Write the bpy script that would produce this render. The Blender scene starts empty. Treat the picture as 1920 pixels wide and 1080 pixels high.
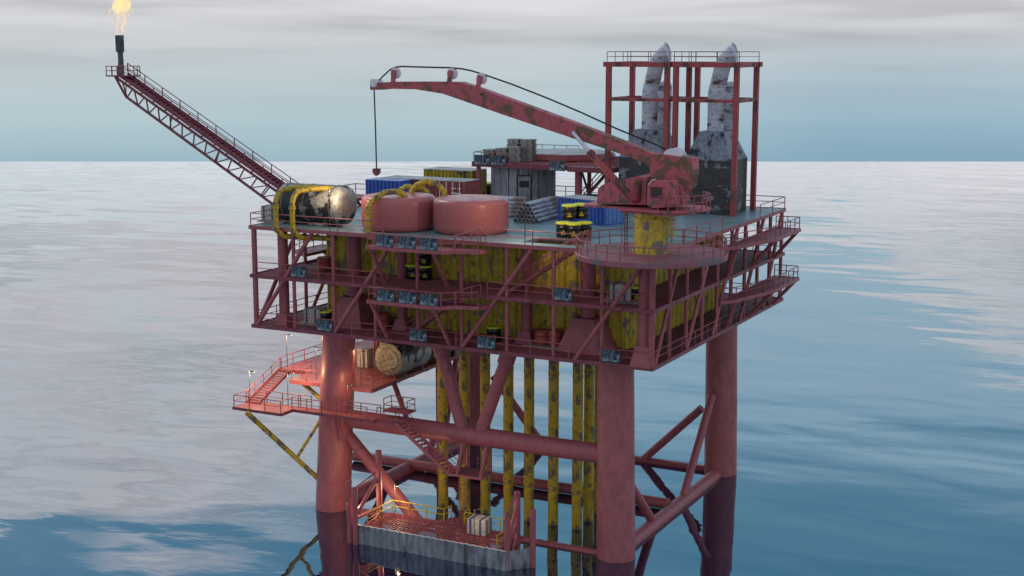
import bpy, math, random
from mathutils import Vector, Matrix
random.seed(7)
PI = math.pi
LP, SUNE, BK = 110, .5, (.49, .53, .62)      # lamp watts, sun strength, sky colour behind the viewer
S = bpy.context.scene
COL = S.collection

# ---------------------------------------------------------------- camera (50 mm, solved from the deck corners)
YAW, PITCH = -0.47373138, -0.16877654
CAM = Vector((39.08958, -99.88539, 41.67547))
FW = Vector((math.sin(YAW)*math.cos(PITCH), math.cos(YAW)*math.cos(PITCH), math.sin(PITCH)))
RT = Vector((math.cos(YAW), -math.sin(YAW), 0))
UP = RT.cross(FW)
FPX = 2666.67
def at(px, py, x=None, y=None, z=None):
    """survey: where the sight line of a photo pixel meets a known plane of the platform"""
    d = FW + RT*((px-960)/FPX) - UP*((py-540)/FPX)
    if z is not None: k = (z-CAM.z)/d.z
    elif y is not None: k = (y-CAM.y)/d.y
    else: k = (x-CAM.x)/d.x
    return CAM + d*k
cam = bpy.data.objects.new('camera', bpy.data.cameras.new('camera'))
COL.objects.link(cam)
cam.data.lens = 50; cam.data.sensor_width = 36; cam.data.clip_end = 6000
cam.matrix_world = Matrix.Translation(CAM) @ Matrix((RT, UP, -FW)).transposed().to_4x4()
S.camera = cam

T, M, B = 26.07, 21.7, 17.2            # deck levels above the water
PX0, PY1 = -38.06, 34.57               # deck runs x PX0..0, y 0..PY1

# ---------------------------------------------------------------- materials
MATS = {}
def nodes(name):
    m = bpy.data.materials.new(name); m.use_nodes = True
    nt = m.node_tree; nt.nodes.clear()
    out = nt.nodes.new('ShaderNodeOutputMaterial')
    b = nt.nodes.new('ShaderNodeBsdfPrincipled')
    nt.links.new(b.outputs[0], out.inputs[0])
    MATS[name] = m
    return m, nt, b
def N(nt, t, **kw):
    n = nt.nodes.new(t)
    for k, v in kw.items():
        if k.startswith('i_'): n.inputs[k[2:].replace('_', ' ')].default_value = v
        else: setattr(n, k, v)
    return n
def ramp(nt, src, stops):
    r = nt.nodes.new('ShaderNodeValToRGB'); e = r.color_ramp.elements
    while len(e) < len(stops): e.new(0.5)
    for el, (p, c) in zip(e, stops):
        el.position = p; el.color = (c, c, c, 1) if not hasattr(c, '__len__') else (*c, 1)
    nt.links.new(src, r.inputs[0]); return r.outputs[0]
def noise(nt, co, scale, detail=6, rough=.6, dist=0.):
    n = nt.nodes.new('ShaderNodeTexNoise')
    n.inputs['Scale'].default_value = scale; n.inputs['Detail'].default_value = detail
    n.inputs['Roughness'].default_value = rough; n.inputs['Distortion'].default_value = dist
    nt.links.new(co, n.inputs['Vector']); return n.outputs['Fac']
def mix(nt, fac, a, b, mode='MIX'):
    m = nt.nodes.new('ShaderNodeMix'); m.data_type = 'RGBA'; m.blend_type = mode
    for s, v in ((m.inputs[0], fac), (m.inputs[6], a), (m.inputs[7], b)):
        if isinstance(v, (int, float)): s.default_value = v
        elif isinstance(v, tuple): s.default_value = (*v, 1)
        else: nt.links.new(v, s)
    return m.outputs[2]
def coords(nt, stretch=(1, 1, 1), kind='Object'):
    tc = nt.nodes.new('ShaderNodeTexCoord'); mp = nt.nodes.new('ShaderNodeMapping')
    mp.inputs['Scale'].default_value = stretch
    nt.links.new(tc.outputs[kind], mp.inputs[0]); return mp.outputs[0]
def worn(name, base, patch, scale=.8, lo=.5, hi=.6, stretch=(1, 1, 1), rough=.5, metal=0., var=.25,
         third=None, t_scale=6, t_lo=.6, t_hi=.68, p_rough=.8, p_metal=None, bump=.15, fine=None, coat=0., grad=None):
    """painted or bare steel: base colour with patches of another colour, a third speckle and fine grime"""
    m, nt, b = nodes(name)
    co = coords(nt, stretch)
    n1 = noise(nt, co, scale, 9, .62, .3)
    if grad:                                 # patches gather towards one end: boom rust, painted-in shade on tanks (x0 -> x1)
        sx = nt.nodes.new('ShaderNodeSeparateXYZ'); tcx = nt.nodes.new('ShaderNodeTexCoord'); nt.links.new(tcx.outputs['Object'], sx.inputs[0])
        mr = nt.nodes.new('ShaderNodeMapRange'); mr.inputs[1].default_value, mr.inputs[2].default_value, mr.inputs[4].default_value = grad; mr.inputs[3].default_value = 0
        nt.links.new(sx.outputs[0], mr.inputs[0]); ad = nt.nodes.new('ShaderNodeMath'); ad.operation = 'ADD'
        nt.links.new(n1, ad.inputs[0]); nt.links.new(mr.outputs[0], ad.inputs[1]); n1 = ad.outputs[0]
    mask = ramp(nt, n1, [(lo, 0), (hi, 1)])
    nv = noise(nt, co, scale*2.3+.4, 4)
    dark = tuple(c*(1-var) for c in base); lite = tuple(min(1, c*(1+var)) for c in base)
    c0 = mix(nt, ramp(nt, nv, [(.3, 0), (.7, 1)]), dark, lite)
    nf = noise(nt, co, 7 if fine is None else fine, 8, .7)
    c0 = mix(nt, .35, c0, ramp(nt, nf, [(.3, .35), (.7, .85)]), 'OVERLAY')
    pv = mix(nt, nf, tuple(c*.6 for c in patch), tuple(min(1, c*1.45) for c in patch))
    c = mix(nt, mask, c0, pv)
    if third:
        n3 = noise(nt, co, t_scale, 8, .7)
        m3 = ramp(nt, n3, [(t_lo, 0), (t_hi, 1)])
        c = mix(nt, m3, c, third)
    nt.links.new(c, b.inputs['Base Color'])
    rr = mix(nt, mask, (rough,)*3, (p_rough,)*3)
    rr = mix(nt, .4, rr, nf, 'OVERLAY')
    nt.links.new(rr, b.inputs['Roughness'])
    if metal or p_metal:
        mm = mix(nt, mask, (metal,)*3, ((metal if p_metal is None else p_metal),)*3)
        nt.links.new(mm, b.inputs['Metallic'])
    b.inputs['Coat Weight'].default_value = coat
    if bump:
        bp = nt.nodes.new('ShaderNodeBump'); bp.inputs['Strength'].default_value = bump; bp.inputs['Distance'].default_value = .05
        nt.links.new(nf, bp.inputs['Height']); nt.links.new(bp.outputs[0], b.inputs['Normal'])
    return m
RUST = (.085, .055, .035)
red = worn('red_paint', (.325, .09, .104), (.14, .065, .055), .45, .6, .72, rough=.5, var=.15)
legred = worn('leg_paint', (.35, .107, .116), (.20, .10, .09), .5, .54, .72, (1, 1, .5), rough=.42, var=.2, third=(.09, .065, .06), t_scale=2.1, t_lo=.685, t_hi=.71, fine=6)
boomred = worn('maroon_paint', (.205, .048, .068), (.10, .04, .045), .5, .58, .7, rough=.5)
cranered = worn('crane_paint', (.46, .10, .125), (.14, .105, .08), 1.7, .53, .57, (1, 1, .8), rough=.5, var=.12, third=(.06, .042, .03), t_scale=4.5, t_lo=.6, t_hi=.63)
boomrust = worn('crane_boom_paint', (.43, .088, .105), (.17, .105, .06), 1.2, .54, .585, (1, 1, .8), rough=.5, var=.14, third=(.05, .038, .03), t_scale=2.6, t_lo=.62, t_hi=.65, grad=(-9, -3, .06))
framered = worn('frame_paint', (.34, .06, .066), (.10, .06, .05), 1.0, .52, .6, (1, 1, .3), rough=.55, var=.2)
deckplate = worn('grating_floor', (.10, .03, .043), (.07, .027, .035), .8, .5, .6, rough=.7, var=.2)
landing = worn('landing_floor', (.27, .09, .115), (.15, .155, .17), .5, .51, .6, rough=.55, var=.2)
deckteal = worn('deck_floor', (.185, .265, .305), (.075, .195, .20), .35, .46, .62, (.3, 1.3, 1), rough=.42, var=.2, third=(.29, .31, .33), t_scale=.6, t_lo=.6, t_hi=.75, p_rough=.45)
yellow = worn('yellow_cladding', (.56, .415, .038), (.24, .215, .175), 1.25, .555, .60, (1, 1, .55), rough=.5, var=.3, third=(.085, .066, .035), t_scale=2.6, t_lo=.59, t_hi=.65)
yellowpipe = worn('yellow_pipe_paint', (.45, .325, .016), (.14, .125, .085), 1.5, .51, .57, (1, 1, .7), rough=.42, var=.25, third=(.07, .055, .03), t_scale=4, t_lo=.6, t_hi=.65)
yellowrail = worn('yellow_rail_paint', (.55, .40, .02), (.2, .15, .05), 2, .6, .7, rough=.45)
pinkred = worn('tank_paint', (.40, .12, .12), (.34, .11, .115), .4, .5, .7, (.4, .4, 1.5), rough=.34, var=.08, bump=.03, third=(.18, .07, .06), t_scale=.8, t_lo=.76, t_hi=.79)
hoodm = worn('smoke_streaked_hood', (.19, .225, .285), (.03, .036, .046), .8, .51, .59, (1.2, 1.2, .8), rough=.5, var=.3, third=(.05, .06, .075), t_scale=6, t_lo=.56, t_hi=.62, fine=8, metal=.2)
silo = worn('soot_stained_steel', (.04, .043, .045), (.22, .255, .31), .8, .55, .62, (1, 1, 1.2), rough=.5, var=.4, third=(.03, .034, .04), t_scale=5, t_lo=.54, t_hi=.6, fine=7, metal=.1, p_rough=.5)
stackm = worn('flaking_stack_paint', (.52, .58, .66), (.12, .07, .075), .55, .51, .62, (.8, .8, 1.8), rough=.55, var=.3, third=(.06, .062, .075), t_scale=4.5, t_lo=.56, t_hi=.63)
blotch = worn('bare_mottled_metal', (.40, .395, .345), (.022, .026, .03), .75, .50, .56, rough=.46, var=.3, metal=.35, p_metal=.3, p_rough=.42, third=(.10, .105, .10), t_scale=5, t_lo=.56, t_hi=.64, fine=12, grad=(1.2, -2.2, .16))  # own mottling, plus grad painting the tank's unlit left half darker
capm = worn('weathered_cap_metal', (.27, .275, .205), (.11, .115, .08), 5.5, .48, .6, rough=.6, var=.3, metal=.25)
planks = worn('grey_timber', (.30, .32, .36), (.15, .145, .15), 1.2, .52, .66, (1.6, 1.6, .22), rough=.7, var=.4)
sheet = worn('galvanised_sheet', (.26, .29, .32), (.105, .105, .105), .7, .5, .62, (1, 1, .3), rough=.45, var=.35, metal=.35, third=(.16, .11, .08), t_scale=3, t_lo=.68, t_hi=.75)
blue = worn('blue_container_paint', (.055, .135, .48), (.07, .15, .38), .8, .58, .7, rough=.42, var=.15, bump=.04)
lightblue = worn('blue_door_paint', (.10, .22, .52), (.15, .25, .46), 1.2, .55, .7, rough=.45, var=.2, bump=.04)
redbox = worn('red_container_paint', (.31, .085, .075), (.16, .07, .06), .8, .58, .68, rough=.5, var=.2)
yellowbox = worn('yellow_container_paint', (.42, .34, .03), (.13, .12, .08), .7, .5, .58, rough=.5, var=.3)
greyroof = worn('grey_roof', (.36, .38, .39), (.26, .28, .29), .6, .5, .65, rough=.6, var=.15)
white = worn('white_metal', (.74, .74, .78), (.6, .6, .64), 1.2, .55, .7, rough=.45, var=.1)
black = worn('black_drum_paint', (.011, .011, .013), (.02, .02, .02), 1.4, .6, .7, rough=.32, var=.2, bump=.03)
lime = worn('lime_lid_paint', (.74, .78, .03), (.55, .58, .04), 1.5, .62, .75, rough=.4, var=.1, bump=.03)
sign = worn('warning_yellow', (.72, .5, .03), (.6, .42, .05), 3, .62, .75, rough=.5, var=.1, bump=0)
redrum = worn('rusty_red_drum_paint', (.36, .065, .05), (.13, .06, .045), 1.1, .5, .6, rough=.55, var=.25)
crate = worn('grey_crate_shell', (.45, .43, .37), (.28, .28, .27), 1.3, .55, .68, rough=.6, var=.15)
strap = worn('blue_grey_strap', (.055, .08, .16), (.1, .12, .16), 2, .6, .75, rough=.5, var=.15)
pipem = worn('weathered_pipe_steel', (.36, .42, .50), (.20, .16, .14), 1.6, .53, .62, rough=.45, var=.3, metal=.2, third=(.07, .06, .055), t_scale=4, t_lo=.6, t_hi=.65)
pallet = worn('grey_pallet_wood', (.36, .36, .34), (.12, .115, .11), 3, .52, .62, rough=.8, var=.3)
dark = worn('dark_metal', (.05, .05, .055), (.09, .06, .05), 1.2, .56, .66, rough=.5, var=.2)
burner = worn('scorched_steel', (.10, .12, .145), (.026, .024, .028), .45, .45, .62, rough=.55, var=.3, metal=.3, third=(.20, .19, .19), t_scale=3.4, t_lo=.66, t_hi=.72)
cablem = worn('black_cable', (.012, .012, .014), (.02, .02, .02), 2, .6, .7, rough=.5, bump=0)
rod = worn('bright_ram_rod', (.6, .64, .7), (.4, .42, .46), 1.4, .58, .7, rough=.28, metal=.5, bump=0)
polem = worn('grey_pole', (.07, .075, .08), (.05, .05, .05), 2, .6, .7, rough=.5, bump=0)
seam = worn('seam_band', (.20, .2, .18), (.08, .08, .07), 2, .5, .6, rough=.4, metal=.6)
def glass(name, c):
    m, nt, b = nodes(name); b.inputs['Base Color'].default_value = (*c, 1); b.inputs['Roughness'].default_value = .12
    n = noise(nt, coords(nt), 1.5, 5); r = ramp(nt, n, [(.35, .08), (.7, .3)]); nt.links.new(r, b.inputs['Roughness'])
    return m
window = glass('cab_window_glass', (.055, .025, .03))
def panel_mat():
    m, nt, b = nodes('mottled_panel_face')
    co = coords(nt)
    mp = nt.nodes.new('ShaderNodeMapping'); mp.inputs['Location'].default_value = (0, 0, 0)
    nt.links.new(co, mp.inputs[0])
    n = noise(nt, co, 1.5, 8, .7, 1.6)
    n2 = noise(nt, coords(nt, (2.2, 2.2, .9)), 1.5, 7, .72, 2.2)
    a = mix(nt, .5, n, n2)
    c = ramp(nt, n, [(.39, (.010, .018, .027)), (.47, (.05, .085, .12)), (.52, (.14, .20, .26)), (.59, (.37, .45, .51))])
    nt.links.new(c, b.inputs['Base Color']); b.inputs['Roughness'].default_value = .34; b.inputs['Metallic'].default_value = .25
    return m
panelm = panel_mat()
def emis(name, c, s):
    m = bpy.data.materials.new(name); m.use_nodes = True; nt = m.node_tree; nt.nodes.clear()
    o = nt.nodes.new('ShaderNodeOutputMaterial'); e = nt.nodes.new('ShaderNodeEmission')
    e.inputs[0].default_value = (*c, 1); e.inputs[1].default_value = s; nt.links.new(e.outputs[0], o.inputs[0]); return m
lampglow = emis('lamp_glow', (1, .88, .68), .7)
def flame_mat(name, core, edge, s, dens):
    m = bpy.data.materials.new(name); m.use_nodes = True; nt = m.node_tree; nt.nodes.clear()
    o = nt.nodes.new('ShaderNodeOutputMaterial'); e = nt.nodes.new('ShaderNodeEmission'); t = nt.nodes.new('ShaderNodeBsdfTransparent')
    lw = nt.nodes.new('ShaderNodeLayerWeight'); lw.inputs[0].default_value = .45
    n = noise(nt, coords(nt, (1, 1, .45)), .9, 6, .65, 1.4)
    c = mix(nt, ramp(nt, n, [(.35, 0), (.65, 1)]), edge, core)
    nt.links.new(c, e.inputs[0]); e.inputs[1].default_value = s
    f = nt.nodes.new('ShaderNodeMath'); f.operation = 'SUBTRACT'; f.inputs[0].default_value = 1
    nt.links.new(lw.outputs['Facing'], f.inputs[1])
    f2 = nt.nodes.new('ShaderNodeMath'); f2.operation = 'MULTIPLY'; nt.links.new(f.outputs[0], f2.inputs[0])
    nt.links.new(ramp(nt, n, dens), f2.inputs[1])
    ms = nt.nodes.new('ShaderNodeMixShader')
    nt.links.new(f2.outputs[0], ms.inputs[0]); nt.links.new(t.outputs[0], ms.inputs[1]); nt.links.new(e.outputs[0], ms.inputs[2])
    nt.links.new(ms.outputs[0], o.inputs[0]); return m
flamebody = flame_mat('flame_body', (1, .86, .45), (1, .70, .32), 1.12, [(.36, .1), (.58, 1)])
flamewisp = flame_mat('flame_wisp', (1, .80, .5), (1, .68, .48), 1.0, [(.3, .2), (.6, .75)])

# ---------------------------------------------------------------- mesh builder
class MB:
    def __init__(s): s.v = []; s.f = []
    def add(s, vs, fs):
        o = len(s.v); s.v += [Vector(v) for v in vs]; s.f += [tuple(i+o for i in f) for f in fs]; return s
    def box(s, lo, hi, rz=0, c=None):
        (x0, y0, z0), (x1, y1, z1) = lo, hi
        vs = [Vector(p) for p in ((x0,y0,z0),(x1,y0,z0),(x1,y1,z0),(x0,y1,z0),(x0,y0,z1),(x1,y0,z1),(x1,y1,z1),(x0,y1,z1))]
        if rz:
            c = Vector(c); R = Matrix.Rotation(rz, 3, 'Z'); vs = [R @ (v-c) + c for v in vs]
        return s.add(vs, [(0,3,2,1),(4,5,6,7),(0,1,5,4),(1,2,6,5),(2,3,7,6),(3,0,4,7)])
    def bar(s, p, q, w, h=None, up=(0, 0, 1)):
        p, q = Vector(p), Vector(q); h = h or w; d = (q-p).normalized(); u = Vector(up)
        if abs(d.dot(u)) > .98: u = Vector((0, 1, 0))
        a = d.cross(u).normalized()*w/2; b = a.cross(d).normalized()*h/2
        vs = [e+i*a+j*b for e in (p, q) for i, j in ((-1,-1),(1,-1),(1,1),(-1,1))]
        return s.add(vs, [(3,2,1,0),(4,5,6,7),(0,1,5,4),(1,2,6,5),(2,3,7,6),(3,0,4,7)])
    def tube(s, p, q, r, r2=None, n=8, cap=True):
        return s.path([p, q], [r, r if r2 is None else r2], n, cap)
    def path(s, pts, r, n=8, cap=True):
        pts = [Vector(p) for p in pts]; k = len(pts)
        rs = r if hasattr(r, '__len__') else [r]*k
        ds = [(pts[i+1]-pts[i]).normalized() for i in range(k-1)]
        tan = [ds[0]]+[(ds[i-1]+ds[i]).normalized() if (ds[i-1]+ds[i]).length > 1e-4 else ds[i] for i in range(1, k-1)]+[ds[-1]]
        u = Vector((0, 0, 1)) if abs(tan[0].z) < .9 else Vector((1, 0, 0))
        vs = []
        for i, t in enumerate(tan):
            u = (u-t*u.dot(t)).normalized(); w = t.cross(u)
            m = 1.0
            if 0 < i < k-1: m = 1/max(.5, t.dot(ds[i]))
            for j in range(n):
                a = 2*PI*j/n
                vs.append(pts[i]+(u*math.cos(a)+w*math.sin(a))*rs[i]*(1+(m-1)*.5))
        fs = [(i*n+j, i*n+(j+1) % n, (i+1)*n+(j+1) % n, (i+1)*n+j) for i in range(k-1) for j in range(n)]
        if cap: fs += [tuple(range(n-1, -1, -1)), tuple((k-1)*n+j for j in range(n))]
        return s.add(vs, fs)
    def prism(s, poly, z0, z1):
        n = len(poly); vs = [(x, y, z0) for x, y in poly]+[(x, y, z1) for x, y in poly]
        return s.add(vs, [tuple(range(n-1, -1, -1)), tuple(range(n, 2*n))]+[(i, (i+1) % n, n+(i+1) % n, n+i) for i in range(n)])
    def prismy(s, poly, y0, y1):
        n = len(poly); vs = [(x, y0, z) for x, z in poly]+[(x, y1, z) for x, z in poly]
        return s.add(vs, [tuple(range(n)), tuple(range(2*n-1, n-1, -1))]+[((i+1) % n, i, n+i, n+(i+1) % n) for i in range(n)])
    def lathe(s, prof, c, n=32, axis='z', start=0):
        c = Vector(c); vs = []
        for r, h in prof:
            for j in range(n):
                a = 2*PI*j/n+start; x, y = r*math.cos(a), r*math.sin(a)
                vs.append(c+(Vector((x, y, h)) if axis == 'z' else Vector((h, x, y)) if axis == 'x' else Vector((y, h, x))))
        k = len(prof)
        fs = [(i*n+j, i*n+(j+1) % n, (i+1)*n+(j+1) % n, (i+1)*n+j) for i in range(k-1) for j in range(n)]
        fs += [tuple(range(n-1, -1, -1)), tuple((k-1)*n+j for j in range(n))]
        return s.add(vs, fs)
    def frustum(s, c, a0, b0, a1, b1, z0, z1):
        x, y = c
        vs = [(x-a0,y-b0,z0),(x+a0,y-b0,z0),(x+a0,y+b0,z0),(x-a0,y+b0,z0),(x-a1,y-b1,z1),(x+a1,y-b1,z1),(x+a1,y+b1,z1),(x-a1,y+b1,z1)]
        return s.add(vs, [(0,3,2,1),(4,5,6,7),(0,1,5,4),(1,2,6,5),(2,3,7,6),(3,0,4,7)])
    def build(s, name, mat, parent=None, smooth=38):
        off = root_loc(parent)
        me = bpy.data.meshes.new(name)
        me.from_pydata([tuple(v-off) for v in s.v], [], s.f)
        me.materials.append(mat)
        if smooth:
            me.polygons.foreach_set('use_smooth', [True]*len(me.polygons))
            me.set_sharp_from_angle(angle=math.radians(smooth))
        me.update()
        o = bpy.data.objects.new(name, me); COL.objects.link(o)
        if parent: o.parent = parent
        return o
def root_loc(p):
    if p is None: return Vector((0, 0, 0))
    while p.parent: p = p.parent
    return p.location.copy()
def tag(o, label, cat, group=None, kind=None):
    if label: o['label'] = label
    if cat: o['category'] = cat
    if group: o['group'] = group
    if kind: o['kind'] = kind
    return o
def thing(name, label, cat, loc, group=None):
    o = bpy.data.objects.new(name, None); COL.objects.link(o); o.location = Vector(loc); o.empty_display_size = .3
    return tag(o, label, cat, group)
def dup(root, loc, rz=0, label=None, scale=None):
    def cp(o, par):
        c = o.copy(); COL.objects.link(c)
        if par: c.parent = par
        for ch in [x for x in COL.objects if x.parent == o]: cp(ch, c)
        return c
    r = cp(root, None); r.location = Vector(loc); r.rotation_euler = (0, 0, rz)
    if label: r['label'] = label
    return r
def rail(m, pts, h=1.1, step=2.1, r=.042, mid=True, pr=None):
    """a run of railing along pts (floor points): posts, mid rail and top rail"""
    pts = [Vector(p) for p in pts]; up = Vector((0, 0, h)); pr = pr or r*1.15
    for a, b in zip(pts, pts[1:]):
        k = max(1, round((b-a).length/step))
        for i in range(k+1):
            if i == k and b is not pts[-1]: continue
            p = a.lerp(b, i/k); m.tube(p, p+up, pr, n=6)
        m.tube(a+up, b+up, r, n=6)
        if mid: m.tube(a+up*.52, b+up*.52, r*.8, n=6)
    return m
def stair(t, p, q, width, side, matl=None, rails=2, n=None, td=.13):
    """straight stair from foot p to head q; side = unit vector across"""
    p, q, sd = Vector(p), Vector(q), Vector(side)*width/2
    matl = matl or red
    for k in (-1, 1):
        m = MB(); m.bar(p+sd*k, q+sd*k, .09, .3); m.build('stringer', matl, t)
    n = n or max(4, round(abs(q.z-p.z)/.3))
    m = MB(); d = (q-p); run = Vector((d.x, d.y, 0)).normalized()
    for i in range(n):
        c = p+d*((i+.5)/n); a = run*td
        vs = [c-sd*.94-a, c+sd*.94-a, c+sd*.94+a, c-sd*.94+a]; z = Vector((0, 0, .05))
        m.add([v-z for v in vs]+[v+z for v in vs], [(0,3,2,1),(4,5,6,7),(0,1,5,4),(1,2,6,5),(2,3,7,6),(3,0,4,7)])
    m.build('treads', matl, t)
    for k in ((-1, 1) if rails == 2 else (rails,)):
        m = MB(); rail(m, [p+sd*k, q+sd*k], 1.05, 1.6); m.build('handrail', matl, t)

# ---------------------------------------------------------------- sea
fh = Vector((FW.x, FW.y, 0)).normalized(); rh = Vector((RT.x, RT.y, 0))
c0 = Vector((CAM.x, CAM.y, 0)); far = (at(960, 303, z=0)-c0).dot(fh)
m = MB()
q = [c0+fh*far-rh*700, c0-fh*300-rh*700, c0-fh*300+rh*700, c0+fh*far+rh*700]
m.add(q, [(0, 1, 2, 3)])
def water():
    w = bpy.data.materials.new('sea_water'); w.use_nodes = True; nt = w.node_tree; nt.nodes.clear()
    o = nt.nodes.new('ShaderNodeOutputMaterial')
    geo = nt.nodes.new('ShaderNodeNewGeometry')
    mp = nt.nodes.new('ShaderNodeMapping'); mp.inputs['Rotation'].default_value = (0, 0, -.35); mp.inputs['Scale'].default_value = (.55, 1, 1)
    nt.links.new(geo.outputs['Position'], mp.inputs[0])
    a = noise(nt, mp.outputs[0], .085, 2, .4, .3)
    b = noise(nt, mp.outputs[0], .30, 3, .5, .3)
    c = noise(nt, mp.outputs[0], .035, 2, .5, .2)
    s1 = N(nt, 'ShaderNodeMath', operation='MULTIPLY_ADD'); nt.links.new(b, s1.inputs[0]); s1.inputs[1].default_value = .09; nt.links.new(a, s1.inputs[2])
    s2 = N(nt, 'ShaderNodeMath', operation='MULTIPLY_ADD'); nt.links.new(c, s2.inputs[0]); s2.inputs[1].default_value = 2.2; nt.links.new(s1.outputs[0], s2.inputs[2])
    bp = nt.nodes.new('ShaderNodeBump'); bp.inputs['Strength'].default_value = 1; bp.inputs['Distance'].default_value = WAVE
    nt.links.new(s2.outputs[0], bp.inputs['Height'])
    g = nt.nodes.new('ShaderNodeBsdfGlossy'); g.inputs['Color'].default_value = (.90, .93, .97, 1); g.inputs['Roughness'].default_value = .03
    d = nt.nodes.new('ShaderNodeBsdfDiffuse'); d.inputs['Color'].default_value = (.006, .010, .04, 1)
    f = nt.nodes.new('ShaderNodeFresnel'); f.inputs['IOR'].default_value = 4.2
    nt.links.new(bp.outputs[0], g.inputs['Normal']); nt.links.new(bp.outputs[0], f.inputs['Normal'])
    ms = nt.nodes.new('ShaderNodeMixShader')
    fr = ramp(nt, f.outputs[0], [(.36, .31), (.48, .55), (.58, .84), (.70, 1), (1, 1)])
    nt.links.new(fr, ms.inputs[0]); nt.links.new(d.outputs[0], ms.inputs[1]); nt.links.new(g.outputs[0], ms.inputs[2])
    nt.links.new(ms.outputs[0], o.inputs[0]); return w
WAVE = .18
sea = m.build('sea', water(), None, 0); tag(sea, 'calm blue grey sea reflecting the overcast sky', 'sea', kind='structure')


# ================================================================ platform structure
plat = thing('oil_platform', 'huge red steel oil platform on four legs, three open decks round a yellow clad core', 'oil platform', (-19, 17.3, 0))
LB = [(-32.6, 4.0), (-4.5, 4.0), (-4.5, 30.4), (-32.6, 30.4)]
LT = [(-31.5, 4.0), (-4.75, 4.0), (-4.75, 30.3), (-31.5, 30.3)]
def leg_at(i, z):
    k = z/17.0; return Vector((LB[i][0]+(LT[i][0]-LB[i][0])*k, LB[i][1]+(LT[i][1]-LB[i][1])*k, z))
for i in range(4):
    m = MB(); b0 = leg_at(i, -3); t0 = leg_at(i, B-.32)
    m.tube(b0, t0, 1.62, 1.5, 40)
    lg = m.build('leg', legred, plat)
def brace(p, q, r, mat=None, n=18):
    m = MB(); m.tube(p, q, r, n=n); return m.build('brace_tube', mat or red, plat)
# main front tube, V braces, lower bracing
brace((-31.6, 4, 8.6), (-5.4, 4, 8.6), .82, n=28)
for a, b in (((-21.3, 4, 16.88), (-19.0, 4, 9.2)), ((-14.2, 4, 16.88), (-17.1, 4, 9.2))):
    brace(a, b, .56)
    d = (Vector(b)-Vector(a)).normalized(); m = MB(); m.tube(Vector(a), Vector(a)+d*1.7, .70, .72, 18); m.build('brace_sleeve', red, plat)
brace((-31.4, 4, 7.6), (-22.6, 4, -.9), .55)
brace((-31.6, 4, -.05), (-5.6, 4, -.05), .36)
# side and back tubes near the water line
brace((-4.5, 5, 0.12), (-4.5, 29.6, 0.12), .63, n=24)
brace((-32.4, 5, 0.1), (-32.4, 29.6, 0.1), .78, n=24)
brace((-39, 17.2, .55), (-4.9, 17.2, .55), .50)
brace((-31.5, 30.4, .1), (-5.5, 30.4, .1), .40)
brace((-4.6, 27.6, 8.4), (-4.6, 20.0, .3), .38)
brace((-4.6, 5.3, 6.9), (-4.6, 12.6, .3), .40)
brace((-32.2, 27.6, 8.4), (-32.2, 20.0, .3), .38)
brace((-32.2, 5.3, 6.9), (-32.2, 12.6, .3), .40)
brace(at(1196, 870, y=30.4), at(1316, 765, y=30.4), .40)
brace(at(925, 705, y=30.4), at(1012, 826, y=30.4), .42)
brace(at(851, 740, y=30.4), at(905, 650, y=30.4), .55)
brace(at(895, 830, y=30.4), at(862, 700, y=30.4), .55)
# decks: floor sheets with a hole for the front stair in the top deck
hx0, hx1, hy0, hy1 = -12.0, -7.4, 1.7, 4.6
m = MB(); z0, z1 = T-.24, T
m.box((PX0, 0, z0), (hx0, PY1, z1)); m.box((hx1, 0, z0), (0, PY1, z1))
m.box((hx0, 0, z0), (hx1, hy0, z1)); m.box((hx0, hy1, z0), (hx1, PY1, z1)); td = m.build('top_deck', deckteal, plat)
m = MB(); 
for lo, hi in (((PX0-.05, -.06, z0-.04), (0.05, -.003, z1+.05)), ((0.003, 0, z0-.04), (.06, PY1, z1+.05)), ((PX0-.06, 0, z0-.04), (PX0-.003, PY1, z1+.05)), ((PX0-.05, PY1+.003, z0-.04), (.05, PY1+.06, z1+.05))): m.box(lo, hi)
m.build('deck_edge_beam', red, plat)
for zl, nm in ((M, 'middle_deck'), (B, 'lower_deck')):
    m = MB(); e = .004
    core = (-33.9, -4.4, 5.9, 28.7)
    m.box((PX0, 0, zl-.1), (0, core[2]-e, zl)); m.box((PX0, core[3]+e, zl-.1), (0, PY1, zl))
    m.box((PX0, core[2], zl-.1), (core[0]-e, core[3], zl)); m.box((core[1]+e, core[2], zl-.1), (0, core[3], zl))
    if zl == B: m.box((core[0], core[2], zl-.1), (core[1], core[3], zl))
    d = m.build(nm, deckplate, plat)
    m = MB()
    for lo, hi in (((PX0-.05, -.08, zl-.22), (.08, -.004, zl+.1)), ((.004, 0, zl-.22), (.08, PY1, zl+.1)), ((PX0-.08, 0, zl-.22), (PX0-.004, PY1, zl+.1)), ((PX0-.05, PY1+.004, zl-.22), (.08, PY1+.08, zl+.1))): m.box(lo, hi)
    # joists under the grating
    x = PX0+1.4
    while x < -.5:
        m.box((x-.05, .02, zl-.24), (x+.05, core[2]-.1, zl-.102)); x += 1.4
    y = 1.4
    while y < PY1-.5:
        m.box((core[1]+.1, y-.05, zl-.24), (-.02, y+.05, zl-.102)); y += 1.4
    m.build('deck_edge_beam', boomred, plat)
# grating bars lying on the front and right walkways
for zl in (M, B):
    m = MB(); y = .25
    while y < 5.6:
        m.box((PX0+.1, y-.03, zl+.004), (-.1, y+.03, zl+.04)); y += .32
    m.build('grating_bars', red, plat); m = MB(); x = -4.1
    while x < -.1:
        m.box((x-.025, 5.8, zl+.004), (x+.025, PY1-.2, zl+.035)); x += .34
    m.build('grating_bars', boomred, plat)
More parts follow.
